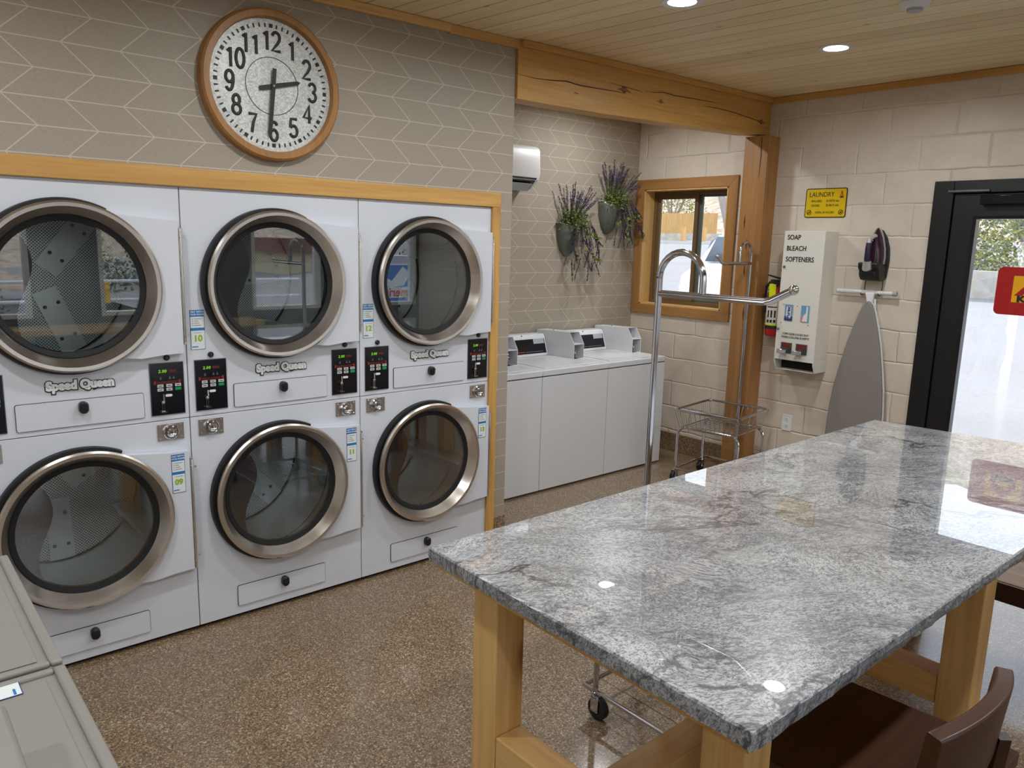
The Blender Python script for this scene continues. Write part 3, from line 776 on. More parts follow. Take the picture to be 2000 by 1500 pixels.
RG = .258   # glass radius
def porthole(root, cx, cz_, rot, zt, zb):
    """door of one pocket: white pan with its hinge side flared, steel ring, dark glass; drum behind"""
    R0 = .313
    # outline of the white pan
    a0, a1 = math.radians(66), math.radians(-64)
    pts = []
    for k in range(25):
        a = a0 + (2*PI + a1 - a0)*k/24
        pts.append((cx + (R0-.012)*math.cos(a), cz_ + (R0-.012)*math.sin(a)))
    p0 = pts[0]; p1 = pts[-1]
    top = [(.779, zt), (.70, zt+.002), (.62, zt+.01)]; bot = [(.62, zb-.012), (.70, zb-.003), (.779, zb)]
    raw = pts + bot + top; pan = []
    for i in range(len(raw)):
        a, b = raw[i], raw[(i+1) % len(raw)]; m = max(1, int(math.hypot(b[0]-a[0], b[1]-a[1])/.02))
        for q in range(m): pan.append((a[0]+(b[0]-a[0])*q/m, a[1]+(b[1]-a[1])*q/m))
    n = len(pan); bm = bm_()
    # ring shaped pan: bridge outline to the circle of the steel ring
    Rin = .3005
    for ya, yb in ((-.034, -.004),):
        O = [[bm.verts.new((u, y, w)) for u, w in pan] for y in (ya, yb)]
        I = [[bm.verts.new((cx+Rin*math.cos(math.atan2(w-cz_, u-cx)), y, cz_+Rin*math.sin(math.atan2(w-cz_, u-cx)))) for u, w in pan] for y in (ya, yb)]
        for k in range(n):
            j = (k+1) % n
            for f in ([O[0][k],O[0][j],I[0][j],I[0][k]], [O[1][j],O[1][k],I[1][k],I[1][j]], [O[0][j],O[0][k],O[1][k],O[1][j]], [I[0][k],I[0][j],I[1][j],I[1][k]]): bm.faces.new(f)
    d = obj('door', bm, 'enamel', root, bev=.003)
    # steel ring, dished towards the glass
    bm = bm_(); lathe(bm, [(.303, -.030), (.3125, -.038), (.3125, -.052), (.305, -.059), (.292, -.058), (.287, -.05), (.275, -.03), (.262, -.008), (RG, -.002), (.27, 0), (.303, -.006)], (cx, 0, cz_), 'y', 96)
    obj('door_ring', bm, 'steel', d)
    bm = bm_(); lathe(bm, [(.2625, -.009), (RG+.002, -.012), (.242, -.006), (.242, .004), (.2625, .004)], (cx, 0, cz_), 'y', 96); obj('glass_gasket', bm, 'black_matt', d)
    bm = bm_(); disc(bm, (cx, -.004, cz_), .244, 'y', 72, .004); obj('door_glass', bm, 'dryer_glass', d)
    # black backing ring seen round the free side of the door
    bm = bm_(); lathe(bm, [(.29, -.029), (.321, -.029), (.3235, -.022), (.3235, -.004), (.29, -.004)], (cx-.005, 0, cz_), 'y', 80, a0=math.radians(64), a1=math.radians(298)); obj('door_gasket', bm, 'rubber', d)
    # dark wavy baffle plate inside on the handle side
    bm = bm_(); w = []
    for k in range(19):
        a = math.radians(128 + 104*k/18); w.append((cx+.248*math.cos(a), cz_+.248*math.sin(a)))
    za, zb_ = w[0][1], w[-1][1]; wav = []
    for k in range(1, 16):
        t = k/16; z = zb_ + (za-zb_)*t
        xx = cx-.152 + .030*math.sin(2*PI*(t*.95+.02))*(-1) + .018*math.sin(PI*t)
        wav.append((xx, z))
    prism(bm, w+wav, 1, .012, .02); obj('inner_guard', bm, 'black', d)
    # drum
    yb, yf, R = .60, .03, .345
    bm = bm_(); uvl = bm.loops.layers.uv.new('UVMap')
    def wallring(y0, y1, mi, r0=R, r1=R, n=72):
        A = [bm.verts.new((cx+r0*math.cos(2*PI*k/n), y0, cz_+r0*math.sin(2*PI*k/n))) for k in range(n)]
        B = [bm.verts.new((cx+r1*math.cos(2*PI*k/n), y1, cz_+r1*math.sin(2*PI*k/n))) for k in range(n)]
        for k in range(n):
            j = (k+1) % n; f = bm.faces.new([A[k], B[k], B[j], A[j]]); f.material_index = mi; f.smooth = True
            for l, (u, v_) in zip(f.loops, ((k*2*PI*R/n, y0), (k*2*PI*R/n, y1), ((k+1)*2*PI*R/n, y1), ((k+1)*2*PI*R/n, y0))): l[uvl].uv = (u, v_)
    wallring(yf, .22, 1); wallring(.22, yb-.005, 0); wallring(.012, yf, 2, .24, R)
    vs = [bm.verts.new((cx+R*math.cos(2*PI*k/72), yb, cz_+R*math.sin(2*PI*k/72))) for k in range(72)]
    f = bm.faces.new(vs); f.material_index = 1
    for l in f.loops: l[uvl].uv = (l.vert.co.x, l.vert.co.z)
    me = D.meshes.new('drum'); bm.normal_update(); bm.to_mesh(me); bm.free()
    for m in ('drum_metal', 'perf', 'black'): me.materials.append(M[m])
    dm = D.objects.new('drum', me); C.objects.link(dm); dm.parent = root
    b = bm_(); lathe(b, [(R-.001, yb-.012), (R-.006, yb-.008), (R-.006, yb-.002), (R-.001, yb-.002)], (cx, 0, cz_), 'y', 72); 
    lathe(b, [(R-.0005, .216), (R-.003, .22), (R-.0005, .224)], (cx, 0, cz_), 'y', 72); pieces('drum_seam', b, 'dark_gap', dm)
    for q in range(3):
        a = rot + q*2*PI/3
        rm = Matrix.Translation((cx, 0, cz_)) @ Matrix.Rotation(-a, 4, 'Y')
        b = bm_(); box(b, .05, R-.004, yb-.006, yb-.002, -.05, .05); bmesh.ops.transform(b, matrix=rm, verts=b.verts); obj('drum_back_band', b, 'drum_metal', dm, smooth=False)
        b = bm_()
        for u in (.12, .27):
            for s in (-.028, .028): sphere(b, (u, yb-.007, s), .008, 10)
        bmesh.ops.transform(b, matrix=rm, verts=b.verts); pieces('bolt', b, 'zinc', dm)
        b = bm_(); prism(b, [(R-.001, -.05), (R-.085, -.013), (R-.095, 0), (R-.085, .013), (R-.001, .05)], 1, .05, yb-.02)
        bmesh.ops.transform(b, matrix=rm @ Matrix.Rotation(math.radians(60), 4, 'Y'), verts=b.verts); obj('baffle', b, 'drum_metal', dm, bev=.006)
    return d

def lint_panel(root, x0, x1, z0, z1, kx, kz):
    bm = bm_(); prism(bm, rrect(x0, x1, z0, z1, .008, 4), 1, -.003, 0, 1); prism(bm, rrect(x0+.0018, x1-.0018, z0+.0018, z1-.0018, .007, 4), 1, -.0055, -.002, 0)
    p = obj('lint_drawer', bm, ['enamel', 'dark_gap'], root, smooth=False)
    bm = bm_(); prism(bm, rrect(kx-.016, kx+.016, kz-.026, kz+.020, .0155, 6), 1, -.03, -.005); prism(bm, rrect(kx-.013, kx+.013, kz-.008, kz+.018, .0125, 6), 1, -.036, -.029)
    obj('handle', bm, 'black', p, bev=.003)

def dryer(x0, up, low, label, rots, detail=True):
    t = thing('stacked_dryer', label, 'dryer', (x0, 0, 0), group='stacked coin dryers in the left wall')
    W, g = .7975, .0015
    for z0, z1, cz_, nm in ((.02, .9505, .567, 'lower_cabinet'), (.9535, 1.883, 1.497, 'upper_cabinet')):
        bm = bm_(); holed(bm, g, W, z0, z1, .392, cz_, .262, -.0, .008)
        box(bm, g, g+.003, .008, 1.0, z0, z1); box(bm, W-.003, W, .008, 1.0, z0, z1); box(bm, g, W, .997, 1.0, z0, z1); box(bm, g+.003, W-.003, .008, .997, z1-.003, z1); box(bm, g+.003, W-.003, .008, .997, z0, z0+.003)
        obj(nm, bm, 'enamel', t, smooth=False, bev=.0012, seg=1)
    bm = bm_(); box(bm, .03, .77, .03, .9, 0, .02); obj('plinth', bm, 'dark_gap', t, smooth=False)
    porthole(t, .392, .567, rots[0], .82, .302)
    porthole(t, .392, 1.497, rots[1], 1.752, 1.228)
    hinge(t, .30, .79); hinge(t, 1.262, 1.724)
    b = bm_()
    for z in (.345, .74, 1.30, 1.69): lathe(b, [(0, -.002), (.0035, -.002), (.0045, 0), (0, 0)], (.0115, 0, z), 'y', 14)
    pieces('screw', b, 'steel', t)
    for x in (.029, .653): control_panel(t, x, .978)
    for x in (.032, .668): coin_box(t, x, .868)
    lint_panel(t, .186, .625, .973, 1.076, .406, 1.048)
    lint_panel(t, .169, .598, .058, .156, .388, .128)
    lg = text('logo_lettering', 'Speed Queen', .0455, 'logo_face', t, (.405, -.0045, 1.132), off=.0030, ext=.0016, sx=.95, spacing=.97)
    text('logo_outline', 'Speed Queen', .0455, 'ink', lg, (.4055, -.0015, 1.131), off=.0068, ext=.0012, sx=.95, spacing=.97)
    if up: sticker(t, .018, 1.397, up, w=.058, y=-.0014)
    if low: sticker(t, .706, .812, low, w=.052)
    return t
dryer(-1.6, None, None, 'white stacked dryer at the left photo edge, only its black coin panel edge showing', (1.0, .4))
dryer(-.8, '08', '09', 'white stacked coin dryer with sticker 09 on its lower door, leftmost full one', (.55, .9))
dryer(0, '10', '11', 'white stacked coin dryer with stickers 10 and 11, under the clock', (1.25, .1))
dryer(.8, '12', '13', 'white stacked coin dryer with stickers 12 and 13, next to the wallpapered wall end', (.75, 1.5))

# ------------------------------------------------------------------ clock
t = thing('wall_clock', 'large round wall clock with galvanised face and wooden rim', 'clock', (.392, 0, 2.314))
bm = bm_(); lathe(bm, [(.262, -.006), (.262, -.03), (.267, -.042), (.29, -.042), (.298, -.034), (.302, -.001), (.262, -.001)], (0,0,0), 'y', 96); obj('rim', bm, 'casing_z', t)
bm = bm_(); lathe(bm, [(0, -.016), (.264, -.016), (.264, -.002), (0, -.002)], (0,0,0), 'y', 96); f_ = obj('clock_face', bm, 'galv', t)
def arcp(cx, cz, rx, rz, a0, a1, n=14): return [(cx+rx*math.cos(math.radians(a0+(a1-a0)*k/n)), cz+rz*math.sin(math.radians(a0+(a1-a0)*k/n))) for k in range(n+1)]
DIG = {'0': [arcp(0, .5, .27, .46, 0, 360, 26)], '1': [[(-.16, .76), (.06, .95), (.06, .02)]],
 '2': [arcp(0, .7, .26, .26, 165, -25, 12) + [(.12, .42), (-.28, .03), (.30, .03)]],
 '3': [arcp(0, .73, .24, .23, 160, -85, 12), arcp(0, .27, .27, .25, 88, -160, 14)],
 '4': [[(.14, .0), (.14, .95), (-.30, .27), (.32, .27)]],
 '5': [[(.26, .95), (-.18, .95), (-.24, .50)] + arcp(0, .31, .27, .29, 140, -155, 16)],
 '6': [arcp(.02, .29, .25, .28, 0, 360, 22), [(-.23, .3), (-.22, .55), (-.13, .85)] + arcp(.04, .72, .22, .25, 110, 20, 6)],
 '7': [[(-.27, .95), (.28, .95), (.05, .55), (-.07, .02)]],
 '8': [arcp(0, .73, .22, .23, 0, 360, 20), arcp(0, .26, .27, .25, 0, 360, 22)],
 '9': [arcp(-.02, .68, .25, .28, 0, 360, 22), [(.23, .67), (.22, .42), (.13, .14)] + arcp(-.04, .25, .22, .24, -70, -160, 6)]}
for h in range(1, 13):
    a = PI/2 - h*PI/6; r = .178; b = bm_(); hh, st = .078, str(h)
    for i, ch in enumerate(st):
        ox = r*math.cos(a) + ((i-.5)*.042 if len(st) > 1 else 0); oz = r*math.sin(a)-hh/2
        for pl in DIG[ch]: tube(b, [(ox+u*hh*.78, -.018, oz+w*hh) for u, w in pl], .0062, 8)
    for v in b.verts: v.co.y = -.018 + (v.co.y+.018)*.35
    obj('numeral', b, 'ink', f_)
b = bm_()
for m in range(60):
    a = PI/2 - m*PI/30; w = .0075 if m % 5 == 0 else .0028; l = .0075
    mt = Matrix.Rotation(-a, 4, 'Y'); bb = bm_(); box(bb, .236-l, .236+l, -.0185, -.016, -w, w)
    bmesh.ops.transform(bb, matrix=mt, verts=bb.verts); me = D.meshes.new('t'); bb.to_mesh(me); bb.free(); b.from_mesh(me); D.meshes.remove(me)
obj('minute_marks', b, 'ink', f_, smooth=False)
b = bm_(); lathe(b, [(.112, -.016), (.112, -.0175), (.1145, -.0175), (.1145, -.016)], (0,0,0), 'y', 72); obj('inner_circle', b, 'ink', f_)
def hand(nm, ang, l, tail, w, y):
    b = bm_(); prism(b, [(-w*.9, -tail), (w*.9, -tail), (w, 0), (w*.8, l-.012), (0, l), (-w*.8, l-.012), (-w, 0)], 1, y, y+.003)
    bmesh.ops.transform(b, matrix=Matrix.Rotation(ang, 4, 'Y'), verts=b.verts); obj(nm, b, 'ink', t, smooth=False)
hand('hour_hand', math.radians(76), .125, .06, .0095, -.026)
hand('minute_hand', math.radians(186), .205, .07, .0085, -.031)
bm = bm_(); disc(bm, (0, -.033, 0), .004, 'y', 12, .003); obj('hand_pin', bm, 'chrome', t)

# ------------------------------------------------------------------ top loading washers in the alcove
def washer(x0, label):
    t = thing('top_load_washer', label, 'washing machine', (x0, .5, 0), group='top loading washers in the alcove')
    W = .657
    bm = bm_(); box(bm, .002, W, .004, .66, .012, .812); obj('cabinet', bm, 'washer_white', t, smooth=False, bev=.004)
    bm = bm_(); box(bm, .006, W-.004, .008, .655, .812, .818); obj('seam', bm, 'dark_gap', t, smooth=False)
    bm = bm_(); box(bm, .0, W+.001, .0, .665, .818, .86); tp = obj('top_cover', bm, 'washer_white', t, bev=.006)
    bm = bm_(); box(bm, .06, .60, .045, .46, .8602, .866); obj('lid', bm, 'washer_white', t, bev=.003)
    bm = bm_(); box(bm, .40, .46, .012, .03, .8601, .8612); box(bm, .54, .62, .1, .2, .8601, .8612); obj('top_label', bm, 'grey_plastic', t, smooth=False)
    bm = bm_(); box(bm, .06, .12, .04, .46, 0, .012); box(bm, .52, .58, .04, .46, 0, .012); obj('foot', bm, 'rubber', t, smooth=False)
    # slanted console
    bm = bm_(); prism(bm, [(.515, .861), (.515, .872), (.56, 1.0), (.575, 1.022), (.66, 1.022), (.66, .861)], 0, .01, .533)
    c = obj('console', bm, 'washer_white', t, bev=.004)
    bm = bm_()
    def on(x0_, x1_, u0, u1, d, m, nm):
        b = bm_(); a = Vector((0, .515, .872)); e = Vector((0, .56, 1.0)); n = Vector((0, -.943, .332))
        p = [a+(e-a)*u+n*k for u, k in ((u0, .0), (u1, .0), (u1, d), (u0, d))]
        prism(b, [(q.y, q.z) for q in p], 0, x0_, x1_); return obj(nm, b, m, c, smooth=False)
    bm.free()
    on(.03, .515, .08, .9, .003, 'gloss_black', 'control_overlay')
    on(.05, .30, .17, .2, .0036, 'orange_print', 'orange_lettering'); on(.31, .48, .17, .195, .0036, 'grey_ink', 'small_print')
    on(.40, .508, .62, .9, .0036, 'grey_plastic', 'notice_label')
    bm = bm_(); sphere(bm, (.3, .572, 1.012), .007, 10); obj('console_lock', bm, 'black', c)
    # coin meter case, open at the front
    bm = bm_(); x0_, x1_ = .537, .642; prof = [(.245, .8605), (.245, .972), (.30, 1.058), (.66, 1.046), (.66, .8605)]
    wl = .004
    for a, b in ((x0_, x0_+wl), (x1_-wl, x1_)): prism(bm, prof, 0, a, b)
    prism(bm, [(.30, 1.058), (.66, 1.046), (.66, 1.041), (.303, 1.053)], 0, x0_+wl, x1_-wl)
    box(bm, x0_+wl, x1_-wl, .245, .66, .8605, .866); prism(bm, [(.245, .969), (.245, .974), (.36, .974), (.36, .969)], 0, x0_+wl, x1_-wl)
    m = obj('coin_meter_case', bm, 'washer_white', t, smooth=False, bev=.001)
    bm = bm_(); box(bm, x0_+wl+.0005, x1_-wl-.0005, .35, .36, .866, 1.0405); obj('meter_back', bm, 'grey_panel', m, smooth=False)
    bm = bm_(); box(bm, x0_+.004, x0_+.034, .262, .348, .868, .962); lk = obj('coin_slide', bm, 'zinc', m, bev=.002)
    b = bm_(); 
    for z in (.885, .945): sphere(b, (x0_+.03, .26, z), .005, 8)
    pieces('rivet', b, 'chrome', lk)
    bm = bm_(); lathe(bm, [(0, .262), (.013, .262), (.013, .245), (.008, .238), (0, .238)], (x0_+.02, 0, .915), 'y', 20); obj('lock', bm, 'chrome', lk)
    bm = bm_(); sphere(bm, (x0_+.03, .5, 1.052), .007, 10); obj('case_lock', bm, 'chrome', m)
    return t
washer(1.825, 'white top loading washer half hidden by the wallpapered wall end')
washer(2.485, 'middle white top loading washer in the alcove')
washer(3.145, 'white top loading washer nearest the small window')

# near washers, tops seen from above
def near_washer(y0, y1, label, detail):
    t = thing('front_washer', label, 'washing machine', (-.803, y0, 0), group='washers at the lower left of the photo')
    w = y1-y0
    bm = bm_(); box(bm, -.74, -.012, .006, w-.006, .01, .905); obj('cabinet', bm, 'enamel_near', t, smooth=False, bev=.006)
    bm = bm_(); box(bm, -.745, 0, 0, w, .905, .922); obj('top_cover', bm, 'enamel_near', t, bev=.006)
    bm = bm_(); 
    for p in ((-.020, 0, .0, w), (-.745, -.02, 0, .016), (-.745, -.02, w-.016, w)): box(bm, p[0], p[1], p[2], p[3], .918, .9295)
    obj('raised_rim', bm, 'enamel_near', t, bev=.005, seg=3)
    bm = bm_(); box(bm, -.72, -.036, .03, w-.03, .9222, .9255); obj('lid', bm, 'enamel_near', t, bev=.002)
    bm = bm_(); box(bm, -.7, -.05, .02, w-.02, 0, .01); obj('foot', bm, 'rubber', t, smooth=False)
    return t
near_washer(-1.722, -1.115, 'off-white washer top at the left edge, in front of dryer 09', 0)
t = near_washer(-2.345, -1.738, 'off-white washer top in the lower left corner with a blue sticker', 1)
bm = bm_(); box(bm, -.74, -.118, .03, .368, .9255, 1.02); mc = obj('coin_meter_case', bm, 'enamel_near', t, bev=.008)
bm = bm_(); box(bm, -.735, -.12, .034, .375, .924, .9262); obj('case_painted_shadow', bm, 'dark_gap', t, smooth=False)  # dark sheet paints the shadow along the foot of the case
# sticker lying flat on the lid, its foot towards the aisle
s = sticker(t, 0, 0, '08', w=.045, h=.15, y=0)
rm = Matrix(((0,0,-1,0),(1,0,0,0),(0,-1,0,0),(0,0,0,1)))
s.matrix_local = Matrix.Translation((-.074-.15, .548, .9272)) @ Matrix(((0,0,-1,0),(1,0,0,0),(0,-1,0,0),(0,0,0,1)))

# ------------------------------------------------------------------ air conditioner head
t = thing('air_conditioner', 'white split air conditioner head on the alcove wall, cut by the wall end', 'air conditioner', (2.0, 1.19, 2.09))
prof = [(0, 0), (0, .295), (-.16, .295), (-.19, .285), (-.205, .26), (-.212, .1), (-.2, .06), (-.12, .0)]
bm = bm_(); prism(bm, prof, 0, 0, .845); obj('housing', bm, 'white_plastic', t, bev=.012, seg=3)
bm = bm_(); prism(bm, [(-.205, .075), (-.2115, .071), (-.125, -.007), (-.115, .0)], 0, .03, .81); v_ = obj('air_outlet', bm, 'gloss_black', t, smooth=False)
bm = bm_(); prism(bm, [(-.185, .034), (-.182, .028), (-.132, -.018), (-.136, -.010)], 0, .05, .79); obj('louver', bm, 'grey_plastic', t, smooth=False)

# ------------------------------------------------------------------ wall pockets with lavender
def leaf(bm, p, d, L, W, mi):
    d = d.normalized(); s = d.cross(Vector((random.uniform(-1,1), random.uniform(-1,1), random.uniform(-.3,1)))).normalized(); n = d.cross(s)
    pts = [p, p+d*L*.35+s*W*.5+n*L*.06, p+d*L*.7+s*W*.4+n*L*.05, p+d*L, p+d*L*.7-s*W*.4+n*L*.05, p+d*L*.35-s*W*.5+n*L*.06]
    vs = [bm.verts.new(q) for q in pts]; bm.faces.new(vs).material_index = mi
def spike(bm, p0, p1, r, mi, step=.006, bend=None):
    """row of little florets between two points"""
    n = max(3, int((p1-p0).length/step)); d = (p1-p0).normalized()
    for k in range(n):
        c = p0.lerp(p1, k/(n-1))
        for q in range(3):
            a = random.uniform(0, 2*PI); u = d.orthogonal().normalized(); v = d.cross(u); o = u*math.cos(a)+v*math.sin(a)
            leaf(bm, c, o+d*.7, r*random.uniform(.8, 1.4), r*.7, mi)
def planter(x, z, label, seedv, h=1., lean=.1, px=0, extra_right=False, trail=1.0):
    random.seed(seedv)
    t = thing('wall_planter', label, 'planter', (x, 1.19, z), group='lavender planters on the alcove wall')
    # flattened metal pocket: half cone against the wall
    bm = bm_(); rings = []
    prof = [(.118, .165), (.117, .15), (.108, .05), (.072, -.045), (.034, -.085), (.014, -.093)]
    for r, zz in prof:
        ring = []
        for k in range(17):
            a = PI + PI*k/16; ring.append(bm.verts.new((r*math.cos(a), -.002 + .80*r*math.sin(a)*1.0, zz - (0 if zz < .1 else .03*(1-abs(math.cos(a)))))))
        rings.append(ring)
    for i in range(len(rings)-1):
        for k in range(16): bm.faces.new([rings[i][k], rings[i][k+1], rings[i+1][k+1], rings[i+1][k]])
    bm.faces.new(rings[-1])
    # back plate
    vs = [r[0] for r in rings] + [r[-1] for r in reversed(rings)]
    try: bm.faces.new(vs)
    except ValueError: pass
    o = obj('metal_pocket', bm, 'pocket', t); o.modifiers.new('s', 'SOLIDIFY').thickness = .002
    bm = bm_(); tube(bm, [(.118*math.cos(PI+PI*k/16), -.002+.094*math.sin(PI+PI*k/16), .166-.03*(1-abs(math.cos(PI+PI*k/16)))) for k in range(17)], .004, 8); obj('rolled_rim', bm, 'chrome', t)
    top = Vector((0, -.045, .15))
    st = bm_(); fl = bm_(); lv = bm_(); bd = bm_()
    for i in range(30):                    # upright lavender
        a = random.uniform(-1, 1); b = random.uniform(-.8, .15)
        L_ = random.uniform(.20, .33)*h
        d = Vector((a*.62+lean+.15, b*.5, 1)).normalized()
        p0 = top + Vector((a*.05, b*.03, 0)); p1 = p0 + d*L_*.55; p2 = p0 + d*L_ + Vector((a*.03, 0, 0))
        tube(st, [p0, p1, p2], [.0018, .0014, .0008], 5)
        spike(fl, p1.lerp(p2, .1), p2, .009, 0)
        for k in range(9): leaf(lv, p0.lerp(p1, k/8.), d + Vector((random.uniform(-.8,.8), random.uniform(-.8,.3), .2)), .03, .007, 0)
    for i in range(620):                   # mound of greens at the mouth
        p = top + Vector((random.gauss(.03, .062), random.gauss(-.015, .03), random.gauss(.02, .04)))
        p.y = min(p.y, -.004)
        leaf(lv, p, Vector((random.uniform(-1,1), random.uniform(-1,.2), random.uniform(-.3,1))), random.uniform(.016,.034), random.uniform(.007,.014), random.randint(0, 1))
    for i in range(26):               # trailing stems with buds
        a = random.uniform(-.6, 1.25)
        p0 = top + Vector((.02+a*.07, -.02, .02)); L_ = random.uniform(.16, .46)*trail
        p1 = p0 + Vector((.035+.03*a, -.035, .015)); p2 = p0 + Vector((.05+.10*a+random.uniform(-.04,.05), -.05, -L_*.55)); p3 = p0 + Vector((.06+.13*a+random.uniform(-.07,.09), -.045, -L_))
        tube(st, [p0, p1, p1.lerp(p2, .5)+Vector((.008,0,0)), p2, p3], [.0018, .0018, .0015, .0012, .0008], 5)
        spike(bd, p2.lerp(p3, .15), p3, .0085, 0, .0055); spike(bd, p1.lerp(p2, .35), p1.lerp(p2, .95), .009, 0, .007)
        if random.random() < .75:
            q = p1.lerp(p3, random.uniform(.3, .9)); leaf(lv, q, Vector((random.uniform(-1,1), -.4, random.uniform(-.5,.2))), .04, .028, 1)
            leaf(lv, q, Vector((random.uniform(-1,1), -.2, -.3)), .034, .024, 1)
    p0 = top + Vector((-.05, -.03, -.12)); tube(st, [top+Vector((-.03,-.03,0)), p0, p0+Vector((-.01, 0, -.12)), p0+Vector((-.03,0,-.17))], .0015, 5); spike(bd, p0+Vector((-.012,0,-.13)), p0+Vector((-.035,0,-.19)), .008, 0)
    if extra_right:
        for i in range(5):
            p0 = top + Vector((.05, -.02, .05)); p2 = p0 + Vector((random.uniform(.16,.24), -.05, random.uniform(.08,.17))); tube(st, [p0, p0.lerp(p2,.5)+Vector((0,0,.02)), p2], .0012, 5); spike(fl, p0.lerp(p2,.6), p2, .008, 0)
    obj('stems', st, 'stem', t)['kind'] = 'stuff'
    a = obj('lavender_flowers', fl, 'lavender', t, smooth=False); a['kind'] = 'stuff'
    a = obj('leaves', lv, ['leaf', 'leaf2'], t, smooth=False); a['kind'] = 'stuff'
    a = obj('trailing_buds', bd, 'bud', t, smooth=False); a['kind'] = 'stuff'
planter(3.335, 1.70, 'galvanised wall planter of lavender, left and lower of the two', 3, 1.0, .12)
planter(3.80, 1.885, 'galvanised wall planter of lavender, higher one beside the window', 11, 1.05, .12, extra_right=True, trail=.85)

# ------------------------------------------------------------------ folding table
random.seed(7)
t = thing('folding_table', 'long grey granite topped table on square pine legs', 'table', (1.4, -2.15, 0))
cor = [(.055, -1.652), (.03, -2.634), (2.80, -2.662), (2.655, -1.645)]
bm = bm_()
lo = [bm.verts.new((x-1.4, y+2.15, .872)) for x, y in cor]
# slightly uneven chiselled edge, bevelled polished top
def edge_loop(z, ins, jit):
    pts = []
    for i in range(4):
        a, b = Vector(cor[i]), Vector(cor[(i+1) % 4]); c = Vector((1.35, -2.15)); n = max(2, int((b-a).length/.03))
        for k in range(n):
            p = a.lerp(b, k/n); e = (b-a).normalized(); nn = Vector((-e.y, e.x)); nn = nn if nn.dot(c-p) > 0 else -nn
            q = p + nn*(ins + random.uniform(-jit, jit))
            pts.append(bm.verts.new((q.x-1.4, q.y+2.15, z)))
    return pts
for v_ in lo: bm.verts.remove(v_)
L0, L1, L2, L3 = edge_loop(.873, .004, .0025), edge_loop(.89, .001, .0022), edge_loop(.906, .0012, .0012), edge_loop(.911, .004, .0)
for A, B, mi in ((L0, L1, 1), (L1, L2, 1), (L2, L3, 0)):
    n = len(A)
    for k in range(n): bm.faces.new([A[k], A[(k+1)%n], B[(k+1)%n], B[k]]).material_index = mi
bm.faces.new(L3).material_index = 0; bm.faces.new(list(reversed(L0))).material_index = 1
obj('granite_top', bm, ['granite', 'granite_edge'], t, smooth=False)
bm = bm_(); prism(bm, [(.07-1.4, -1.668+2.15), (.045-1.4, -2.618+2.15), (2.78-1.4, -2.645+2.15), (2.64-1.4, -1.66+2.15)], 2, .858, .8728); obj('subtop', bm, 'pine_x', t, smooth=False)
LG = .096
legs = [(.14, -1.742), (.14, -2.462), (1.40, -1.742), (1.40, -2.462), (2.56, -1.742), (2.56, -2.462)]
for x, y in legs:
    bm = bm_(); box(bm, x-1.4, x+LG-1.4, y-LG+2.15, y+2.15, 0, .8578); obj('leg', bm, 'leg_z', t, smooth=False, bev=.004)
for x in (.14, 1.40, 2.56):
    bm = bm_(); box(bm, x+.004-1.4, x+LG-.004-1.4, -2.462+.001+2.15, -1.742-LG-.001+2.15, .325, .42); obj('end_stretcher', bm, 'leg_y', t, smooth=False, bev=.004)
for a, b in ((.14+LG, 1.40), (1.40+LG, 2.56)):
    bm = bm_(); box(bm, a-1.4-.002, b-1.4+.002, -.0475, .0475, .325, .419); obj('long_stretcher', bm, 'leg_x', t, smooth=False, bev=.004)

# low bench past the table
t = thing('bench', 'low wooden bench behind the granite table at the right photo edge', 'bench', (2.28, -3.0, 0))
bm = bm_(); box(bm, 0, .27, -.7, 1.1, .375, .45); obj('seat', bm, ['leg_y'], t, smooth=False, bev=.003)
bm = bm_(); box(bm, -.014, -.0005, -.7, 1.1, .372, .447); obj('front_rail', bm, 'dark_wood', t, smooth=False, bev=.002)
for x in (.02, .18):
    for y in (-.62, .98):
        bm = bm_(); box(bm, x, x+.07, y, y+.07, 0, .375); obj('leg', bm, 'leg_z', t, smooth=False)

# dark counter stool pushed under the table
t = thing('counter_stool', 'dark stained wooden stool with a curved low back, tucked under the table', 'stool', (.625, -2.6, 0))
bm = bm_(); nx, ny = 14, 12
def sy(u, w): return .6 - .012*math.sin(PI*(u*.5+.5))*math.sin(PI*(w*.5+.5))
grid = {}
for lay, dz in ((0, 0), (1, -.035)):
    for i in range(nx+1):
        for j in range(ny+1):
            u, w = -1+2*i/nx, -1+2*j/ny
            grid[lay, i, j] = bm.verts.new((u*(.235 - .012*w), w*.215, (sy(u, w) if lay == 0 else .565)))
for lay in (0, 1):
    for i in range(nx):
        for j in range(ny): bm.faces.new([grid[lay,i,j], grid[lay,i+1,j], grid[lay,i+1,j+1], grid[lay,i,j+1]])
for i in range(nx):
    for j in (0, ny): bm.faces.new([grid[0,i,j], grid[0,i+1,j], grid[1,i+1,j], grid[1,i,j]])
for j in range(ny):
    for i in (0, nx): bm.faces.new([grid[0,i,j], grid[0,i,j+1], grid[1,i,j+1], grid[1,i,j]])
obj('seat', bm, 'dark_wood', t, bev=.003)
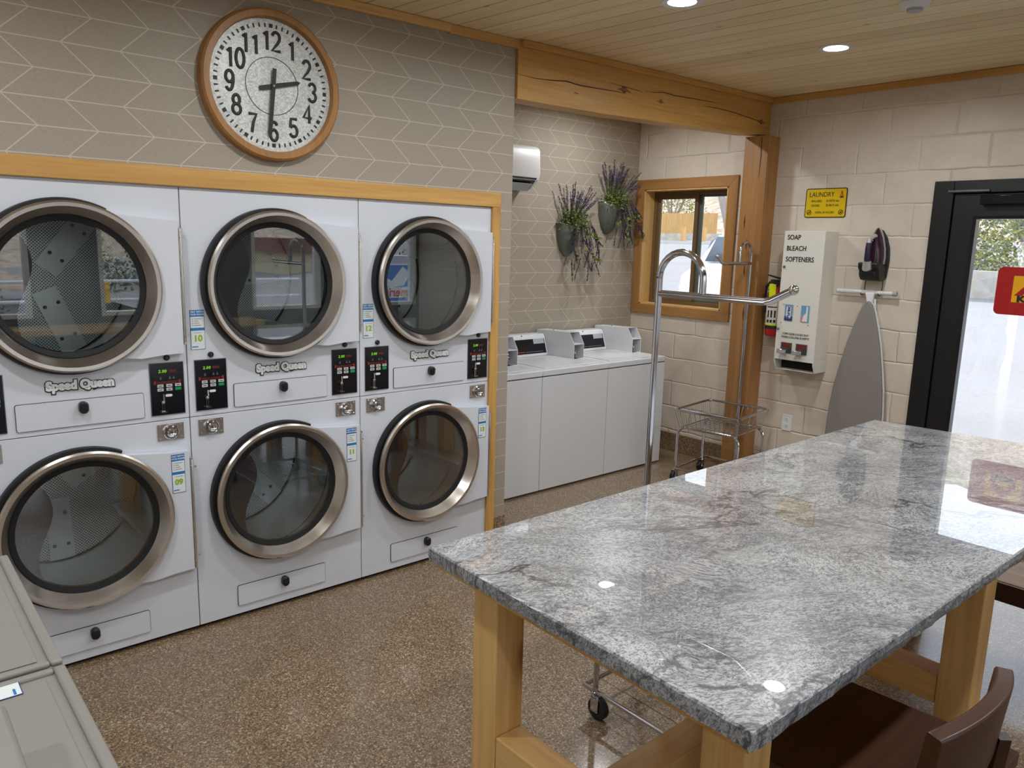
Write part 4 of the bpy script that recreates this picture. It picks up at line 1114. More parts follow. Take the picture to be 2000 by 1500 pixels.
# curved backrest
bm = bm_(); n = 18; R = []
for k in range(n+1):
    u = -1+2*k/n; x = -.022+u*.196; y = -.215 + .034*u*u - .0; tp = .832-.012*u*u; bt = .665+.05*abs(u)**2.2; th = .036
    nrm = Vector((-2*.034*u/.185, 1, 0)).normalized()
    ring = [bm.verts.new((x+nrm.x*q, y+nrm.y*q+(zq-.66)*-.10, zq)) for q, zq in ((0, bt), (0, tp-.004), (.004, tp), (th-.004, tp), (th, tp-.004), (th, bt))]
    R.append(ring)
for k in range(n):
    for q in range(6): bm.faces.new([R[k][q], R[k][(q+1)%6], R[k+1][(q+1)%6], R[k+1][q]])
bm.faces.new(R[0]); bm.faces.new(R[-1])
obj('backrest', bm, 'dark_wood', t, bev=.002)
for s in (-1, 1):
    bm = bm_(); tube(bm, [(s*.15-.02, -.195, .54), (s*.135-.03, -.212, .70)], .017, 4); obj('back_post', bm, 'dark_wood', t, smooth=False)
    for fy in (-1, 1):
        bm = bm_(); tube(bm, [(s*.185, fy*.17, .57), (s*.215, fy*.205, 0)], [.026, .02], 4); obj('leg', bm, 'dark_wood', t, smooth=False)
    bm = bm_(); tube(bm, [(s*.205, -.19, .2), (s*.205, .19, .2)], .013, 4); obj('stretcher', bm, 'dark_wood', t, smooth=False)
bm = bm_(); tube(bm, [(-.2, .19, .26), (.2, .19, .26)], .014, 4); obj('footrest', bm, 'dark_wood', t, smooth=False)
bm = bm_(); box(bm, -.17, .17, .165, .185, .5, .566); box(bm, -.17, .17, -.185, -.165, .5, .566); obj('seat_rail', bm, 'dark_wood', t, smooth=False)
# ------------------------------------------------------------------ laundry carts
def arc(c, r, a0, a1, n, ax):
    out = []
    for k in range(n+1):
        a = math.radians(a0+(a1-a0)*k/n)
        out.append({'xz': (c[0]+r*math.cos(a), c[1], c[2]+r*math.sin(a)), 'yz': (c[0], c[1]+r*math.cos(a), c[2]+r*math.sin(a)), 'xy': (c[0]+r*math.cos(a), c[1]+r*math.sin(a), c[2])}[ax])
    return out
def cart(loc, rz, label, ztop=1.54, py=0):
    t = thing('laundry_cart', label, 'laundry cart', loc, rz, 'chrome laundry carts with hanging bars')
    RX, RY = .27, .24
    def ring(z, hx, hy, r): return arc((hx-r, hy-r, z), r, 0, 90, 5, 'xy') + arc((-hx+r, hy-r, z), r, 90, 180, 5, 'xy') + arc((-hx+r, -hy+r, z), r, 180, 270, 5, 'xy') + arc((hx-r, -hy+r, z), r, 270, 360, 5, 'xy')
    bm = bm_(); tube(bm, ring(.55, RX, RY, .05), .0095, 10, closed=True); bk = obj('basket_rim', bm, 'chrome', t)
    bm = bm_(); bx, by, zb = .235, .205, .415
    for k in range(17):
        x = -bx+2*bx*k/16; tube(bm, [(x*1.13, -RY, .55), (x, -by, zb), (x, by, zb), (x*1.13, RY, .55)], .0018, 5)
    for k in range(13):
        y = -by+2*by*k/12; tube(bm, [(-RX, y*1.15, .55), (-bx, y, zb), (bx, y, zb), (RX, y*1.15, .55)], .0018, 5)
    tube(bm, ring(zb+.003, bx, by, .03), .0035, 6, closed=True)
    obj('basket_wires', bm, 'chrome', t)
    for sx in (-1, 1):
        bm = bm_(); x = sx*.205
        tube(bm, [(x, -.235, .085)] + [(x, -.235, .33)] + arc((x, -.175, .355), .06, 180, 90, 6, 'yz') + arc((x, .175, .355), .06, 90, 0, 6, 'yz') + [(x, .235, .33), (x, .235, .085)], .0105, 10)
        obj('leg_frame', bm, 'chrome', t)
    bm = bm_()
    tube(bm, [(-.215, -.235, .1), (.26, -.235, .1), (.26, .235, .1), (-.215, .235, .1)], .0095, 8, closed=True)
    for k in range(1, 6): tube(bm, [(-.205, -.235+.47*k/6, .1), (.26, -.235+.47*k/6, .1)], .002, 5)
    obj('lower_shelf', bm, 'chrome', t)
    for sx in (-1, 1):
        for sy_ in (-1, 1):
            x, y = sx*.205, sy_*.235
            bm = bm_(); lathe(bm, [(0, -.012), (.040, -.013), (.042, -.008), (.042, .008), (.040, .013), (0, .013)], (x-.018, y, .042), 'y', 28); cw = obj('caster_wheel', bm, 'rubber', t)
            bm = bm_(); box(bm, x-.03, x+.006, y-.019, y-.015, .03, .09); box(bm, x-.03, x+.006, y+.015, y+.019, .03, .09); box(bm, x-.024, x+.012, y-.019, y+.019, .084, .09); tube(bm, [(x, y, .088), (x, y, .1)], .012, 10); lathe(bm, [(0, -.022), (.008, -.022), (.008, .022), (0, .022)], (x-.018, y, .042), 'y', 12)
            obj('caster_fork', bm, 'chrome', cw, bev=.002)
    bm = bm_(); xp = .268+.012
    tube(bm, [(xp, py, .09), (xp, py, ztop+.06)] + arc((xp-.095, py, ztop+.055), .095, 0, 180, 14, 'xz') + [(xp-.19, py, ztop+.01)], .0125, 14)
    pl = obj('pole', bm, 'chrome', t)
    bm = bm_(); lathe(bm, [(.0125, -.02), (.0145, -.018), (.0145, .018), (.0125, .02)], (xp, py, .72), 'z', 16); obj('pole_joint', bm, 'chrome', pl)
    bm = bm_(); tube(bm, [(xp-.004, py, ztop), (xp-.19, py, ztop), (xp-.43, py, ztop), (xp-.455, py, ztop+.006), (xp-.525, py, ztop+.042)], .0125, 14); sphere(bm, (xp-.53, py, ztop+.045), .0165, 14)
    obj('hanger_bar', bm, 'chrome', t)
    return t
cart((1.13, -1.72, 0), PI/2, 'chrome laundry cart partly under the granite table, its pole rising behind it', 1.535, -.085)
cart((3.72, -.10, 0), math.radians(8), 'chrome laundry cart standing before the wooden post', 1.60)

# ------------------------------------------------------------------ things on the block wall
def wt(name, label, cat, y, z): return thing(name, label, cat, (XF, y, z))
# price sign
t = wt('laundry_sign', 'yellow laundry price sign with a black border above the soap dispenser', 'sign', -.502, 2.031)
bm = bm_(); prism(bm, rrect(-.149, .149, -.0995, .0995, .014, 5), 0, -.004, 0); prism(bm, rrect(-.143, .143, -.0935, .0935, .009, 5), 0, -.0046, -.003, 1)
obj('panel', bm, ['sign_brown', 'yellow_sign'], t, smooth=False)
X_ = -.0052
text('lettering', 'LAUNDRY', .046, 'sign_brown', t, (X_, .032, .056), face='-x', off=0, sx=.86)
text('lettering', 'WASHERS', .022, 'sign_brown', t, (X_, .066, .012), face='-x', sx=.8)
text('lettering', '$3.00/30 min.', .022, 'sign_brown', t, (X_, -.052, .014), face='-x', sx=.78)
text('lettering', 'DRYERS', .022, 'sign_brown', t, (X_, .072, -.018), face='-x', sx=.8)
text('lettering', '$2.00/32 min.', .022, 'sign_brown', t, (X_, -.052, -.016), face='-x', sx=.78)
text('lettering', 'OPEN 24 HOURS', .022, 'sign_brown', t, (X_, .002, -.065), face='-x', sx=.84)
for y, k in ((.115, 0), (-.115, 1)):
    b = bm_(); lathe(b, [(.0125, -.0055), (.017, -.0055), (.017, -.004), (.0125, -.004)], (0, y, -.063), 'x', 28)
    box(b, X_-.0002, X_+.001, y-.002, y+.002, -.063-.014, -.063+.014)
    bmesh.ops.rotate(b, cent=(0, y, -.063), matrix=Matrix.Rotation(PI/4, 3, 'X'), verts=b.verts)
    if k == 0: box(b, X_-.0004, X_+.001, y-.009, y+.009, -.066, -.062)
    else: prism(b, [(y-.008, -.07), (y+.004, -.07), (y+.008, -.06), (y-.002, -.058), (y-.006, -.063)], 0, X_-.0004, X_+.001)
    obj('no_smoking_symbol' if k == 0 else 'no_pets_symbol', b, 'sign_brown', t, smooth=False)
b = bm_(); y, z = -.112, .055
prism(b, [(y+.017, z-.022), (y+.011, z-.022), (y, z+.006), (y-.011, z-.022), (y-.017, z-.022), (y-.004, z+.012), (y-.009, z+.024), (y-.004, z+.024), (y, z+.018), (y+.004, z+.024), (y+.009, z+.024), (y+.004, z+.012)], 0, X_, X_+.001)
obj('tent_logo', b, 'red_print', t, smooth=False)
b = bm_(); prism(b, [(y+.010, z-.022), (y, z-.004), (y-.010, z-.022)], 0, X_-.0003, X_+.0005); obj('tent_logo', b, 'sign_brown', t, smooth=False)

# soap dispenser
t = wt('soap_dispenser', 'cream metal soap vending box marked SOAP BLEACH SOFTENERS', 'dispenser', -.47, .86)
x0 = -.185; y0, y1 = -.15, .15
bm = bm_(); 
box(bm, x0, 0, y0, y1, .095, .975)
prism(bm, [(x0, .095), (x0+.0, .055), (x0+.03, .0), (0, .0), (0, .095)], 1, y0, y0+.006); prism(bm, [(x0, .095), (x0, .055), (x0+.03, .0), (0, .0), (0, .095)], 1, y1-.006, y1)
box(bm, x0+.028, 0, y0+.006, y1-.006, 0, .006); box(bm, x0, x0+.005, y0+.006, y1-.006, .075, .095)
obj('case', bm, 'cream_metal', t, smooth=False, bev=.003)
bm = bm_(); box(bm, x0+.1, x0+.11, y0+.006, y1-.006, .006, .095); obj('tray_back', bm, 'dark_gap', t, smooth=False)
XX = x0-.0016
for i, s_ in enumerate(('SOAP', 'BLEACH', 'SOFTENERS')):
    text('lettering', s_, .047, 'ink', t, (XX, .125, .93-.075*i), face='-x', align='LEFT', sx=.86, off=.0006)
text('lettering', 'COIN SLIDE LOCKS OUT', .021, 'ink', t, (XX, .0, .262), face='-x', sx=.84); text('lettering', 'WHEN COLUMN IS EMPTY', .021, 'ink', t, (XX, .0, .238), face='-x', sx=.84)
bm = bm_(); box(bm, x0-.004, x0, .035, .095, .355, .468); box(bm, x0-.0046, x0-.003, .035, .095, .355, .385, 1)
pk = obj('soap_picture', bm, [plain('light_blue_print', rgb(120,160,190), .4), 'navy'], t, smooth=False)
bm = bm_(); prism(bm, rrect(.048, .082, .37, .452, .006, 3), 0, x0-.0056, x0-.004); obj('white_badge', bm, 'white_plastic', pk, smooth=False)
text('lettering', 'Purex', .034, 'navy', pk, (x0-.0064, .065, .411), face='-x', rot=PI/2, off=.001)
bm = bm_(); box(bm, x0-.004, x0, -.088, -.028, .355, .468); box(bm, x0-.0046, x0-.003, -.06, -.028, .355, .40, 1)
pk = obj('softener_picture', bm, [plain('sky_blue_print', rgb(110,165,195), .4), plain('pink_print', rgb(205,140,150), .4)], t, smooth=False)
bm = bm_(); prism(bm, [(-.078, .358), (-.04, .358), (-.05, .40), (-.066, .42), (-.066, .462), (-.078, .462)], 0, x0-.0056, x0-.004); obj('white_figure', bm, 'white_plastic', pk, smooth=False)
bm = bm_()
for y, z, r in ((.13, .728, .009), (.135, .29, .009)): sphere(bm, (x0-.003, y, z), r, 12)
for y, z in ((.11, .467), (.12, .337), (-.085, .335), (.005, .46)): sphere(bm, (x0-.001, y, z), .0035, 8)
pieces('lock_button', bm, 'zinc', t)
for y in (.06, -.055):
    bm = bm_(); box(bm, x0-.006, x0, y-.042, y+.042, .125, .2); cs = obj('coin_slide', bm, 'zinc', t, bev=.002)
    bm = bm_(); box(bm, x0-.0075, x0-.006, y-.036, y+.03, .165, .196); obj('red_coin_label', bm, 'coin_red', cs, smooth=False)
    bm = bm_(); box(bm, x0-.055, x0-.006, y-.012, y+.03, .132, .15); prism(bm, rrect(y-.03, y+.036, .126, .156, .006, 3), 0, x0-.068, x0-.055); obj('slide_handle', bm, 'chrome', cs, bev=.003)

# fire extinguisher
t = wt('fire_extinguisher', 'small red fire extinguisher with yellow tag between post and soap dispenser', 'fire extinguisher', -.232, 1.085)
xc = -.078; R = .058
bm = bm_(); lathe(bm, [(0, 0), (R-.006, 0), (R, .006), (R, .30), (R*.8, .335), (R*.45, .35), (.02, .355), (0, .355)], (xc, 0, 0), 'z', 36); obj('cylinder', bm, 'ext_red', t)
bm = bm_(); lathe(bm, [(R+.0003, .06), (R+.001, .061), (R+.001, .265), (R+.0003, .266)], (xc, 0, 0), 'z', 24, a0=math.radians(110), a1=math.radians(280)); lb = obj('label', bm, 'ext_label', t)
bm = bm_(); lathe(bm, [(R+.0006, .052), (R+.0016, .053), (R+.0016, .075), (R+.0006, .076)], (xc, 0, 0), 'z', 24, a0=math.radians(105), a1=math.radians(285)); obj('black_band', bm, 'ink', lb)
bm = bm_(); lathe(bm, [(R+.001, .078), (R+.002, .079), (R+.002, .088), (R+.001, .089)], (xc, 0, 0), 'z', 24, a0=math.radians(105), a1=math.radians(285)); obj('yellow_band', bm, 'ext_yellow', lb)
bm = bm_()
for k in range(3):
    a = math.radians(165+24*k); c = Vector((xc+(R+.0015)*math.cos(a), (R+.0015)*math.sin(a), .108)); e = Vector((-math.sin(a), math.cos(a), 0))
    for z, hh, ww in ((.108, .01, .008), (.16, .026, .006), (.21, .004, .012)):
        vs = [bm.verts.new(Vector((c.x, c.y, z)) + e*a_*ww + Vector((0,0,b_*hh))) for a_, b_ in ((-1,-1),(1,-1),(1,1),(-1,1))]; bm.faces.new(vs)
obj('pictograms', bm, 'ink', lb, smooth=False)
bm = bm_(); lathe(bm, [(.018, .352), (.02, .36), (.02, .39), (.012, .4), (0, .4)], (xc, 0, 0), 'z', 20); box(bm, xc-.012, xc+.012, -.03, .045, .395, .405); prism(bm, [(-.03, .42), (.07, .44), (.07, .432), (-.03, .408)], 0, xc-.012, xc+.012); obj('valve_and_handle', bm, 'black', t)
bm = bm_(); prism(bm, [(-.035, .245), (.02, .245), (.022, .375), (-.03, .375)], 0, xc-R-.006, xc-R-.0045); obj('inspection_tag', bm, 'ext_yellow', t, smooth=False)
bm = bm_(); tube(bm, [(xc, .02, .385), (xc-.01, .05, .385), (xc-.015, .072, .35), (xc-.015, .075, .28), (xc-.012, .066, .16)], .009, 10); obj('hose', bm, 'rubber', t)
bm = bm_(); box(bm, xc+R*.9, 0, -.02, .02, .1, .34); obj('wall_bracket', bm, 'zinc', t, smooth=False)
bm = bm_(); sphere(bm, (-.002, .01, .47), .011, 12); obj('wall_hook', bm, 'chrome', t)

# wall socket
t = wt('wall_outlet', 'white double power outlet low on the block wall', 'outlet', -.366, .445)
bm = bm_(); prism(bm, rrect(-.038, .038, -.06, .06, .005, 3), 0, -.007, 0); pl = obj('cover_plate', bm, 'white_plastic', t, bev=.001)
for z in (-.024, .024):
    b = bm_(); prism(b, rrect(-.0165, .0165, z-.014, z+.014, .007, 4), 0, -.0085, -.006); q = obj('socket', b, 'white_plastic', t, smooth=False)
    b = bm_(); 
    for yy in (-.006, .006): box(b, -.0092, -.0084, yy-.0012, yy+.0012, z-.002, z+.007)
    box(b, -.0092, -.0084, -.002, .002, z-.009, z-.005); obj('slot', b, 'ink', q, smooth=False)

# iron in its wall holder
t = wt('iron_holder', 'black plastic wall holder carrying the steam iron', 'iron holder', -.905, 1.53)
bm = bm_()
out = [( -.07, .02), (-.062, -.005), (.062, -.005), (.07, .02), (.078, .12), (.072, .2), (.05, .27), (.02, .315), (0, .325), (-.02, .315), (-.05, .27), (-.072, .2), (-.078, .12)]
prism(bm, out, 0, -.022, -.001)
obj('back_shell', bm, 'iron_black', t, bev=.006)
bm = bm_()
prof = [(.0, .0), (-.05, -.012), (-.10, -.008), (-.125, .02), (-.128, .05), (-.15, .07), (-.155, .11), (-.10, .105), (-.06, .1), (-.022, .1), (-.0, .1)]
prism(bm, [(x, z) for x, z in prof], 1, -.066, .066)
obj('cup', bm, 'iron_black', t, bev=.014, seg=3)
bm = bm_(); prism(bm, rrect(-.05, .05, .004, .05, .012, 4), 0, -.135, -.08); obj('cord_opening', bm, 'rubber', t, bev=.004)
for y in (-.055, .06):
    bm = bm_(); tube(bm, [(-.02, y, .0), (-.022, y, -.075)] + arc((-.05, y, -.078), .03, 0, -150, 8, 'xz'), .0028, 8); obj('hook', bm, 'ink', t)
t2 = wt('steam_iron', 'purple and silver steam iron standing in the black wall holder', 'iron', -.905, 1.53)
def sole(k, zt=.335, zb=.075): return [(-.056*k, zb), (.056*k, zb), (.06*k, .14), (.055*k, .2), (.037*k, .27), (.014*k, zt-.012), (0, zt), (-.014*k, zt-.012), (-.037*k, .27), (-.055*k, .2), (-.06*k, .14)]
bm = bm_(); prism(bm, sole(1.0), 0, -.034, -.024); obj('soleplate', bm, 'silver_plastic', t2, bev=.002)
bm = bm_(); rings = []
for x, k, zt in ((-.034, 1.0, .335), (-.052, .98, .333), (-.075, .82, .305), (-.1, .55, .262), (-.108, .4, .24)):
    rings.append([bm.verts.new((x, y, z)) for y, z in sole(k, zt, .075+(.034+x)*-.3)])
for i in range(4):
    n = len(rings[i])
    for k in range(n): bm.faces.new([rings[i][k], rings[i][(k+1)%n], rings[i+1][(k+1)%n], rings[i+1][k]]).material_index = 1 if i == 0 else 0
bm.faces.new(rings[0]); bm.faces.new(rings[-1]); obj('water_tank', bm, ['purple', 'silver_plastic'], t2)
bm = bm_(); tube(bm, [(-.105, 0, .085), (-.15, 0, .10), (-.165, 0, .13), (-.168, 0, .2), (-.162, 0, .235)], [.024, .022, .018, .016, .015], 14); obj('handle', bm, ['purple2'], t2)
bm = bm_(); tube(bm, [(-.162, 0, .232), (-.158, 0, .262)], [.0165, .014], 14); tube(bm, [(-.155, 0, .25), (-.12, 0, .27), (-.085, 0, .275)], [.012, .014, .018], 12); obj('handle_front', bm, 'silver_plastic', t2)
bm = bm_(); tube(bm, [(-.16, 0, .115), (-.155, 0, .075), (-.10, 0, .072), (-.06, 0, .085)], [.026, .03, .032, .03], 14); obj('heel', bm, 'silver_plastic', t2)

# ironing board hanging below it
t = wt('ironing_board', 'grey covered ironing board hanging by its white foot bar from black hooks', 'ironing board', -.905, .35)
bm = bm_()
L_, R_ = [], []
prof = [(0, .185), (.12, .186), (.3, .18), (.45, .165), (.6, .14), (.75, .11), (.87, .078), (.96, .05), (1.01, .03), (1.035, .008)]
pts = [(w-.00, z) for z, w in prof] + [(-w, z) for z, w in reversed(prof)]
prism(bm, pts, 0, -.088, -.062)
bmesh.ops.rotate(bm, cent=(-.06, 0, 1.0), matrix=Matrix.Rotation(math.radians(1.0), 3, 'X'), verts=bm.verts)
obj('board', bm, 'board_cover', t, bev=.008, seg=3)
bm = bm_(); prism(bm, [(w*1.0+ (.004), z) for z, w in prof] + [(-w-.004, z) for z, w in reversed(prof)], 0, -.0625, -.05); bmesh.ops.rotate(bm, cent=(-.06, 0, 1.0), matrix=Matrix.Rotation(math.radians(1.0), 3, 'X'), verts=bm.verts)
obj('white_underside', bm, 'white_plastic', t, smooth=False)
bm = bm_(); tube(bm, [(-.045, .235, 1.092), (-.045, -.14, 1.092)], .0135, 16); obj('foot_bar', bm, 'white_plastic', t)
bm = bm_(); tube(bm, [(-.045, .234, 1.092), (-.045, .236, 1.092)], .015, 16); tube(bm, [(-.045, -.14, 1.092), (-.045, -.165, 1.092)], .0155, 16); obj('end_cap', bm, 'grey_plastic', t)
bm = bm_(); prism(bm, [(.035, 1.09), (-.025, 1.09), (-.02, 1.035), (0, 1.0), (.02, 1.03)], 0, -.064, -.038); obj('leg_joint', bm, 'white_plastic', t, bev=.006)
for s in (-1, 1):
    bm = bm_(); tube(bm, [(-.03, s*.02, 1.05), (-.03, s*.12, .12)], .008, 10); obj('folded_leg', bm, 'white_plastic', t)

# red sign stuck on the glass of the door
t = thing('door_sign', 'red rounded sign with a yellow KOA logo on the door glass', 'sign', (XF+.018, -1.80, 1.5))
bm = bm_(); prism(bm, rrect(-.185, .185, -.14, .14, .03, 6), 0, -.002, .001); obj('red_panel', bm, 'koa_red', t, smooth=False)
bm = bm_(); prism(bm, rrect(-.098, .098, -.065, .09, .004, 2), 0, -.003, -.002); yl = obj('yellow_field', bm, 'koa_yellow', t, smooth=False)
b = bm_(); z = .03
prism(b, [(.085, z-.055), (.045, z-.055), (0, z-.0), (-.045, z-.055), (-.085, z-.055), (-.012, z+.032), (-.03, z+.055), (-.012, z+.055), (0, z+.045), (.012, z+.055), (.03, z+.055), (.012, z+.032)], 0, -.0038, -.003); obj('tent_logo', b, 'koa_red', yl, smooth=False)
text('lettering', 'KOA', .05, 'ink', t, (-.0038, 0, -.045), face='-x', off=.003, sx=1.3)
b = bm_()
for s in (-1, 1): disc(b, (-.003, s*.0, s*.118), .004, 'x', 10, .002)
obj('screw_hole', b, 'white_plastic', t)

# ------------------------------------------------------------------ outdoors
SL = .09
def gz(x): return -.12 + SL*min(max(0, x-4.4), 21.6) + max(0, x-26)*.028
bm = bm_()
for x0_, x1_, y0_, y1_ in ((XF+.2, 26, -40, 70), (26, 44, -40, 70)):
    vs = [bm.verts.new(p) for p in ((x0_, y0_, gz(x0_)), (x1_, y0_, gz(x1_)), (x1_, y1_, gz(x1_)), (x0_, y1_, gz(x0_)))]; bm.faces.new(vs)
for x0_, x1_ in ((XF+.2, 44),):
    vs = [bm.verts.new(p) for p in ((XL-30, YB-.15, -.12), (XL-30, -8.5, -.12), (x1_, -8.5, -.12), (x1_, YB-.15, -.12))]; bm.faces.new(vs)
    for ya_, yb_, za_, zb_ in ((-8.5, -12.5, -.12, -1.5), (-12.5, -45, -1.5, -1.5)):
        vs = [bm.verts.new(p) for p in ((XL-30, ya_, za_), (XL-30, yb_, zb_), (x1_, yb_, zb_), (x1_, ya_, za_))]; bm.faces.new(vs)
# (the far side slopes upwards, the rear side falls away)
struct('ground_outside', bm, 'asphalt', smooth=False)
# rising dry hillside beyond
bm = bm_(); n = 40; m = 16; G = []
for i in range(m+1):
    row = []
    for j in range(n+1):
        q = i/m; x = 44+q*60; y = -60+j*3.8
        z = gz(44) + 26*q**1.0 + (math.sin(j*.9)*.7+math.sin(j*.37+i)*1.1)*q*2 + random.uniform(-.4,.4)*q*3
        row.append(bm.verts.new((x, y, z)))
    G.append(row)
for i in range(m):
    for j in range(n): bm.faces.new([G[i][j], G[i+1][j], G[i+1][j+1], G[i][j+1]])
struct('hillside', bm, 'hill')
bm = bm_(); G = []
for i in range(m+1):
    row = []
    for j in range(n+1):
        q = i/m; y = -45-q*50; x = -55+j*3; row.append(bm.verts.new((x, y, -1.5+8*q + math.sin(j*.8)*q*2+random.uniform(-.4,.4)*q*2)))
    G.append(row)
for i in range(m):
    for j in range(n): bm.faces.new([G[i][j], G[i+1][j], G[i+1][j+1], G[i][j+1]])
struct('hillside_behind', bm, 'hill')
def at(dx, dy, dist): return -1.04+dx*dist, -3.23+dy*dist
# curb
bm = bm_(); box(bm, 26.6, 26.9, -30, 60, gz(26.8)-.1, gz(26.8)+.12); tag(obj('curb', bm, plain('concrete', rgb(190,188,184), .9), smooth=False), 'pale concrete curb along the far side of the car park', 'curb')
# board fence
bm = bm_(); 
for k in range(70):
    y = 25.8+k*.21; box(bm, 41.0, 41.03, y, y+.2, 2.15, 3.9+random.uniform(-.03,.03))
tag(obj('board_fence', bm, 'fence', smooth=False), 'tan wooden board fence seen through the small window', 'fence')
bm = bm_(); box(bm, 36.0, 36.4, 17, 40, 1.95, 2.5); tag(obj('retaining_wall', bm, 'stone', smooth=False), 'low grey stone wall below the tan board fence', 'wall')
for k, (y, hh) in enumerate(((19.6, .8), (21.0, .8), (22.3, .8))):
    bm = bm_(); box(bm, 33.0, 33.2, y, y+.2, 1.98, 1.98+hh); tag(obj('parking_post', bm, 'fence', smooth=False), 'short wooden post in front of the stone wall outside the window', 'post', 'wooden posts beyond the car park')
# stone wall and shrubs seen through the door
bm = bm_(); box(bm, 15.6, 16.0, -6, 8, gz(15.6)-.1, gz(15.6)+.52); tag(obj('stone_wall', bm, 'stone', smooth=False), 'low field stone wall seen through the glass door', 'wall')
def bush(name, x, y, z, r, n, mat, label, grp, sz=1.):
    bm = bm_()
    for k in range(n):
        a, b = random.uniform(0, 2*PI), math.acos(random.uniform(-.3, 1)); rr = r*random.uniform(.55, 1)**.5*(1+.15*math.sin(a*3))
        p = Vector((rr*math.sin(b)*math.cos(a), rr*math.sin(b)*math.sin(a), rr*math.cos(b)*sz+r*.2))
        leaf(bm, p, Vector((random.uniform(-1,1), random.uniform(-1,1), random.uniform(-.4,1))), r*.065, r*.035, random.randint(0, 1))
    for k in range(7):
        a = random.uniform(0, 2*PI); tube(bm, [(0,0,-.2), (.3*r*math.cos(a), .3*r*math.sin(a), r*.4), (.7*r*math.cos(a), .7*r*math.sin(a), r*.9*sz)], [.05*r, .03*r, .01*r], 5, mi=2)
    return tag(obj(name, bm, mat, smooth=False, loc=(x, y, z)), label, 'bush', grp)
bmats = ['bush_leaf', 'bush_yellow', 'bark']
for k, (x, y, r) in enumerate(((18.2, 4.6, 1.35), (18.3, 1.8, 1.35), (18.2, -1.0, 1.35), (21.6, 6.4, 1.7), (21.6, 2.9, 1.7), (21.8, -.6, 1.7), (18.3, 7.4, 1.3))):
    bush('shrub', x, y, gz(x)+.1, r, 3000, bmats, 'sage green shrub behind the stone wall outside the door', 'shrubs behind the stone wall', 1.1)
bush('evergreen_bush', 46, 33.2, 3.6, 2.3, 2600, ['leaf2', 'bush_yellow', 'bark'], 'yellow-green bush behind the board fence, left in the window', None, 1.3)
# bare tree right in the window
def bare_tree(name, x, y, z, h, label, grp=None, seedv=1, lean=(0,0), r0=.28):
    random.seed(seedv); bm = bm_()
    def br(p, d, L, r, dep):
        q = p + d*L*.5 + Vector((random.uniform(-.06,.06)*L, random.uniform(-.06,.06)*L, 0)); e = p + d*L
        tube(bm, [p, q, e], [r, r*.85, r*.65], 6, caps=False)
        if dep == 0: return
        for k in range(3 if dep > 1 else 4):
            dd = (d + Vector((random.uniform(-.8,.8), random.uniform(-.8,.8), random.uniform(-.1,.5)))).normalized()
            br(e if k else q, dd, L*random.uniform(.62,.8), r*.58, dep-1)
    br(Vector((0,0,0)), Vector((lean[0], lean[1], 1)).normalized(), h*.32, r0, 4)
    tag(obj(name, bm, 'bark', loc=(x, y, z)), label, 'tree', grp); random.seed(5)
bare_tree('bare_tree', 39, 23.2, 2.1, 9, 'bare grey tree leaning at the right side of the window view', None, 4, (.05, .4), .42)

# parked white car close outside the window
t = thing('parked_car', 'white parked car outside the small window', 'car', (12.35, 4.87, .50))
t.rotation_euler = Matrix.Rotation(math.radians(-4.6), 3, 'Y').to_euler(); t.rotation_euler = (Matrix.Rotation(math.radians(-4.6), 3, 'Y') @ Matrix.Rotation(math.radians(20), 3, 'Z')).to_euler(); t.scale = (1.05, 1.05, 1.05)
side = [(-2.2, .35), (-2.25, .7), (-2.1, .92), (-1.2, 1.0), (-.65, 1.38), (-.1, 1.47), (.7, 1.45), (1.45, 1.12), (2.1, 1.05), (2.2, .8), (2.2, .35)]
bm = bm_(); prism(bm, side, 1, -.88, .88)
for v_ in bm.verts:
    if v_.co.z > 1.0: v_.co.y *= .82
obj('body', bm, 'white_car', t, bev=.07, seg=3)
bm = bm_(); prism(bm, [(-1.13, 1.03), (-.63, 1.345), (-.12, 1.42), (.66, 1.40), (1.32, 1.12)], 1, -.8, .8); obj('side_windows', bm, 'car_glass', t, bev=.02)
bm = bm_(); vs = [bm.verts.new(p) for p in ((-1.21, -.72, 1.01), (-1.21, .72, 1.01), (-.67, .66, 1.385), (-.67, -.66, 1.385))]; bm.faces.new(vs); bmesh.ops.translate(bm, vec=(-.03, 0, .03), verts=bm.verts); o = obj('windscreen', bm, 'car_glass', t); o.modifiers.new('s', 'SOLIDIFY').thickness = .01
for sx in (-1.4, 1.4):
    for sy_ in (-1, 1):
        bm = bm_(); lathe(bm, [(0, -.1), (.2, -.1), (.3, -.09), (.32, -.06), (.32, .06), (.3, .09), (.2, .1), (0, .1)], (sx, sy_*.8, .32), 'y', 28); obj('wheel', bm, 'rubber', t)

# behind the viewer, mirrored in the dryer glass
t = thing('tan_building', 'small tan block building with a red roof, mirrored in the upper middle dryer door', 'building', (10.45, -22, -1.5))
bm = bm_(); box(bm, 0, 1.7, -5, 0, 0, 2.65); obj('walls', bm, 'tan_paint', t, smooth=False)
bm = bm_(); box(bm, -.25, 1.95, -5.2, .2, 2.65, 3.15); obj('roof', bm, 'roof_red', t, smooth=False)
t = thing('propane_cage', 'grey propane cage with a blue AmeriGas sign, mirrored in the upper right dryer door', 'propane cage', (5.35, -7.0, -.12))
bm = bm_(); box(bm, -.62, .6, -.6, 0, 0, 1.58); obj('cabinet', bm, 'grey_plastic', t, smooth=False, bev=.01)
bm = bm_(); box(bm, -.42, .50, -.002, .012, .84, 1.46); sg = obj('sign_frame', bm, 'white_plastic', t, smooth=False)
bm = bm_(); box(bm, -.40, .48, .012, .016, .86, 1.44); obj('blue_field', bm, 'blue', sg, smooth=False)
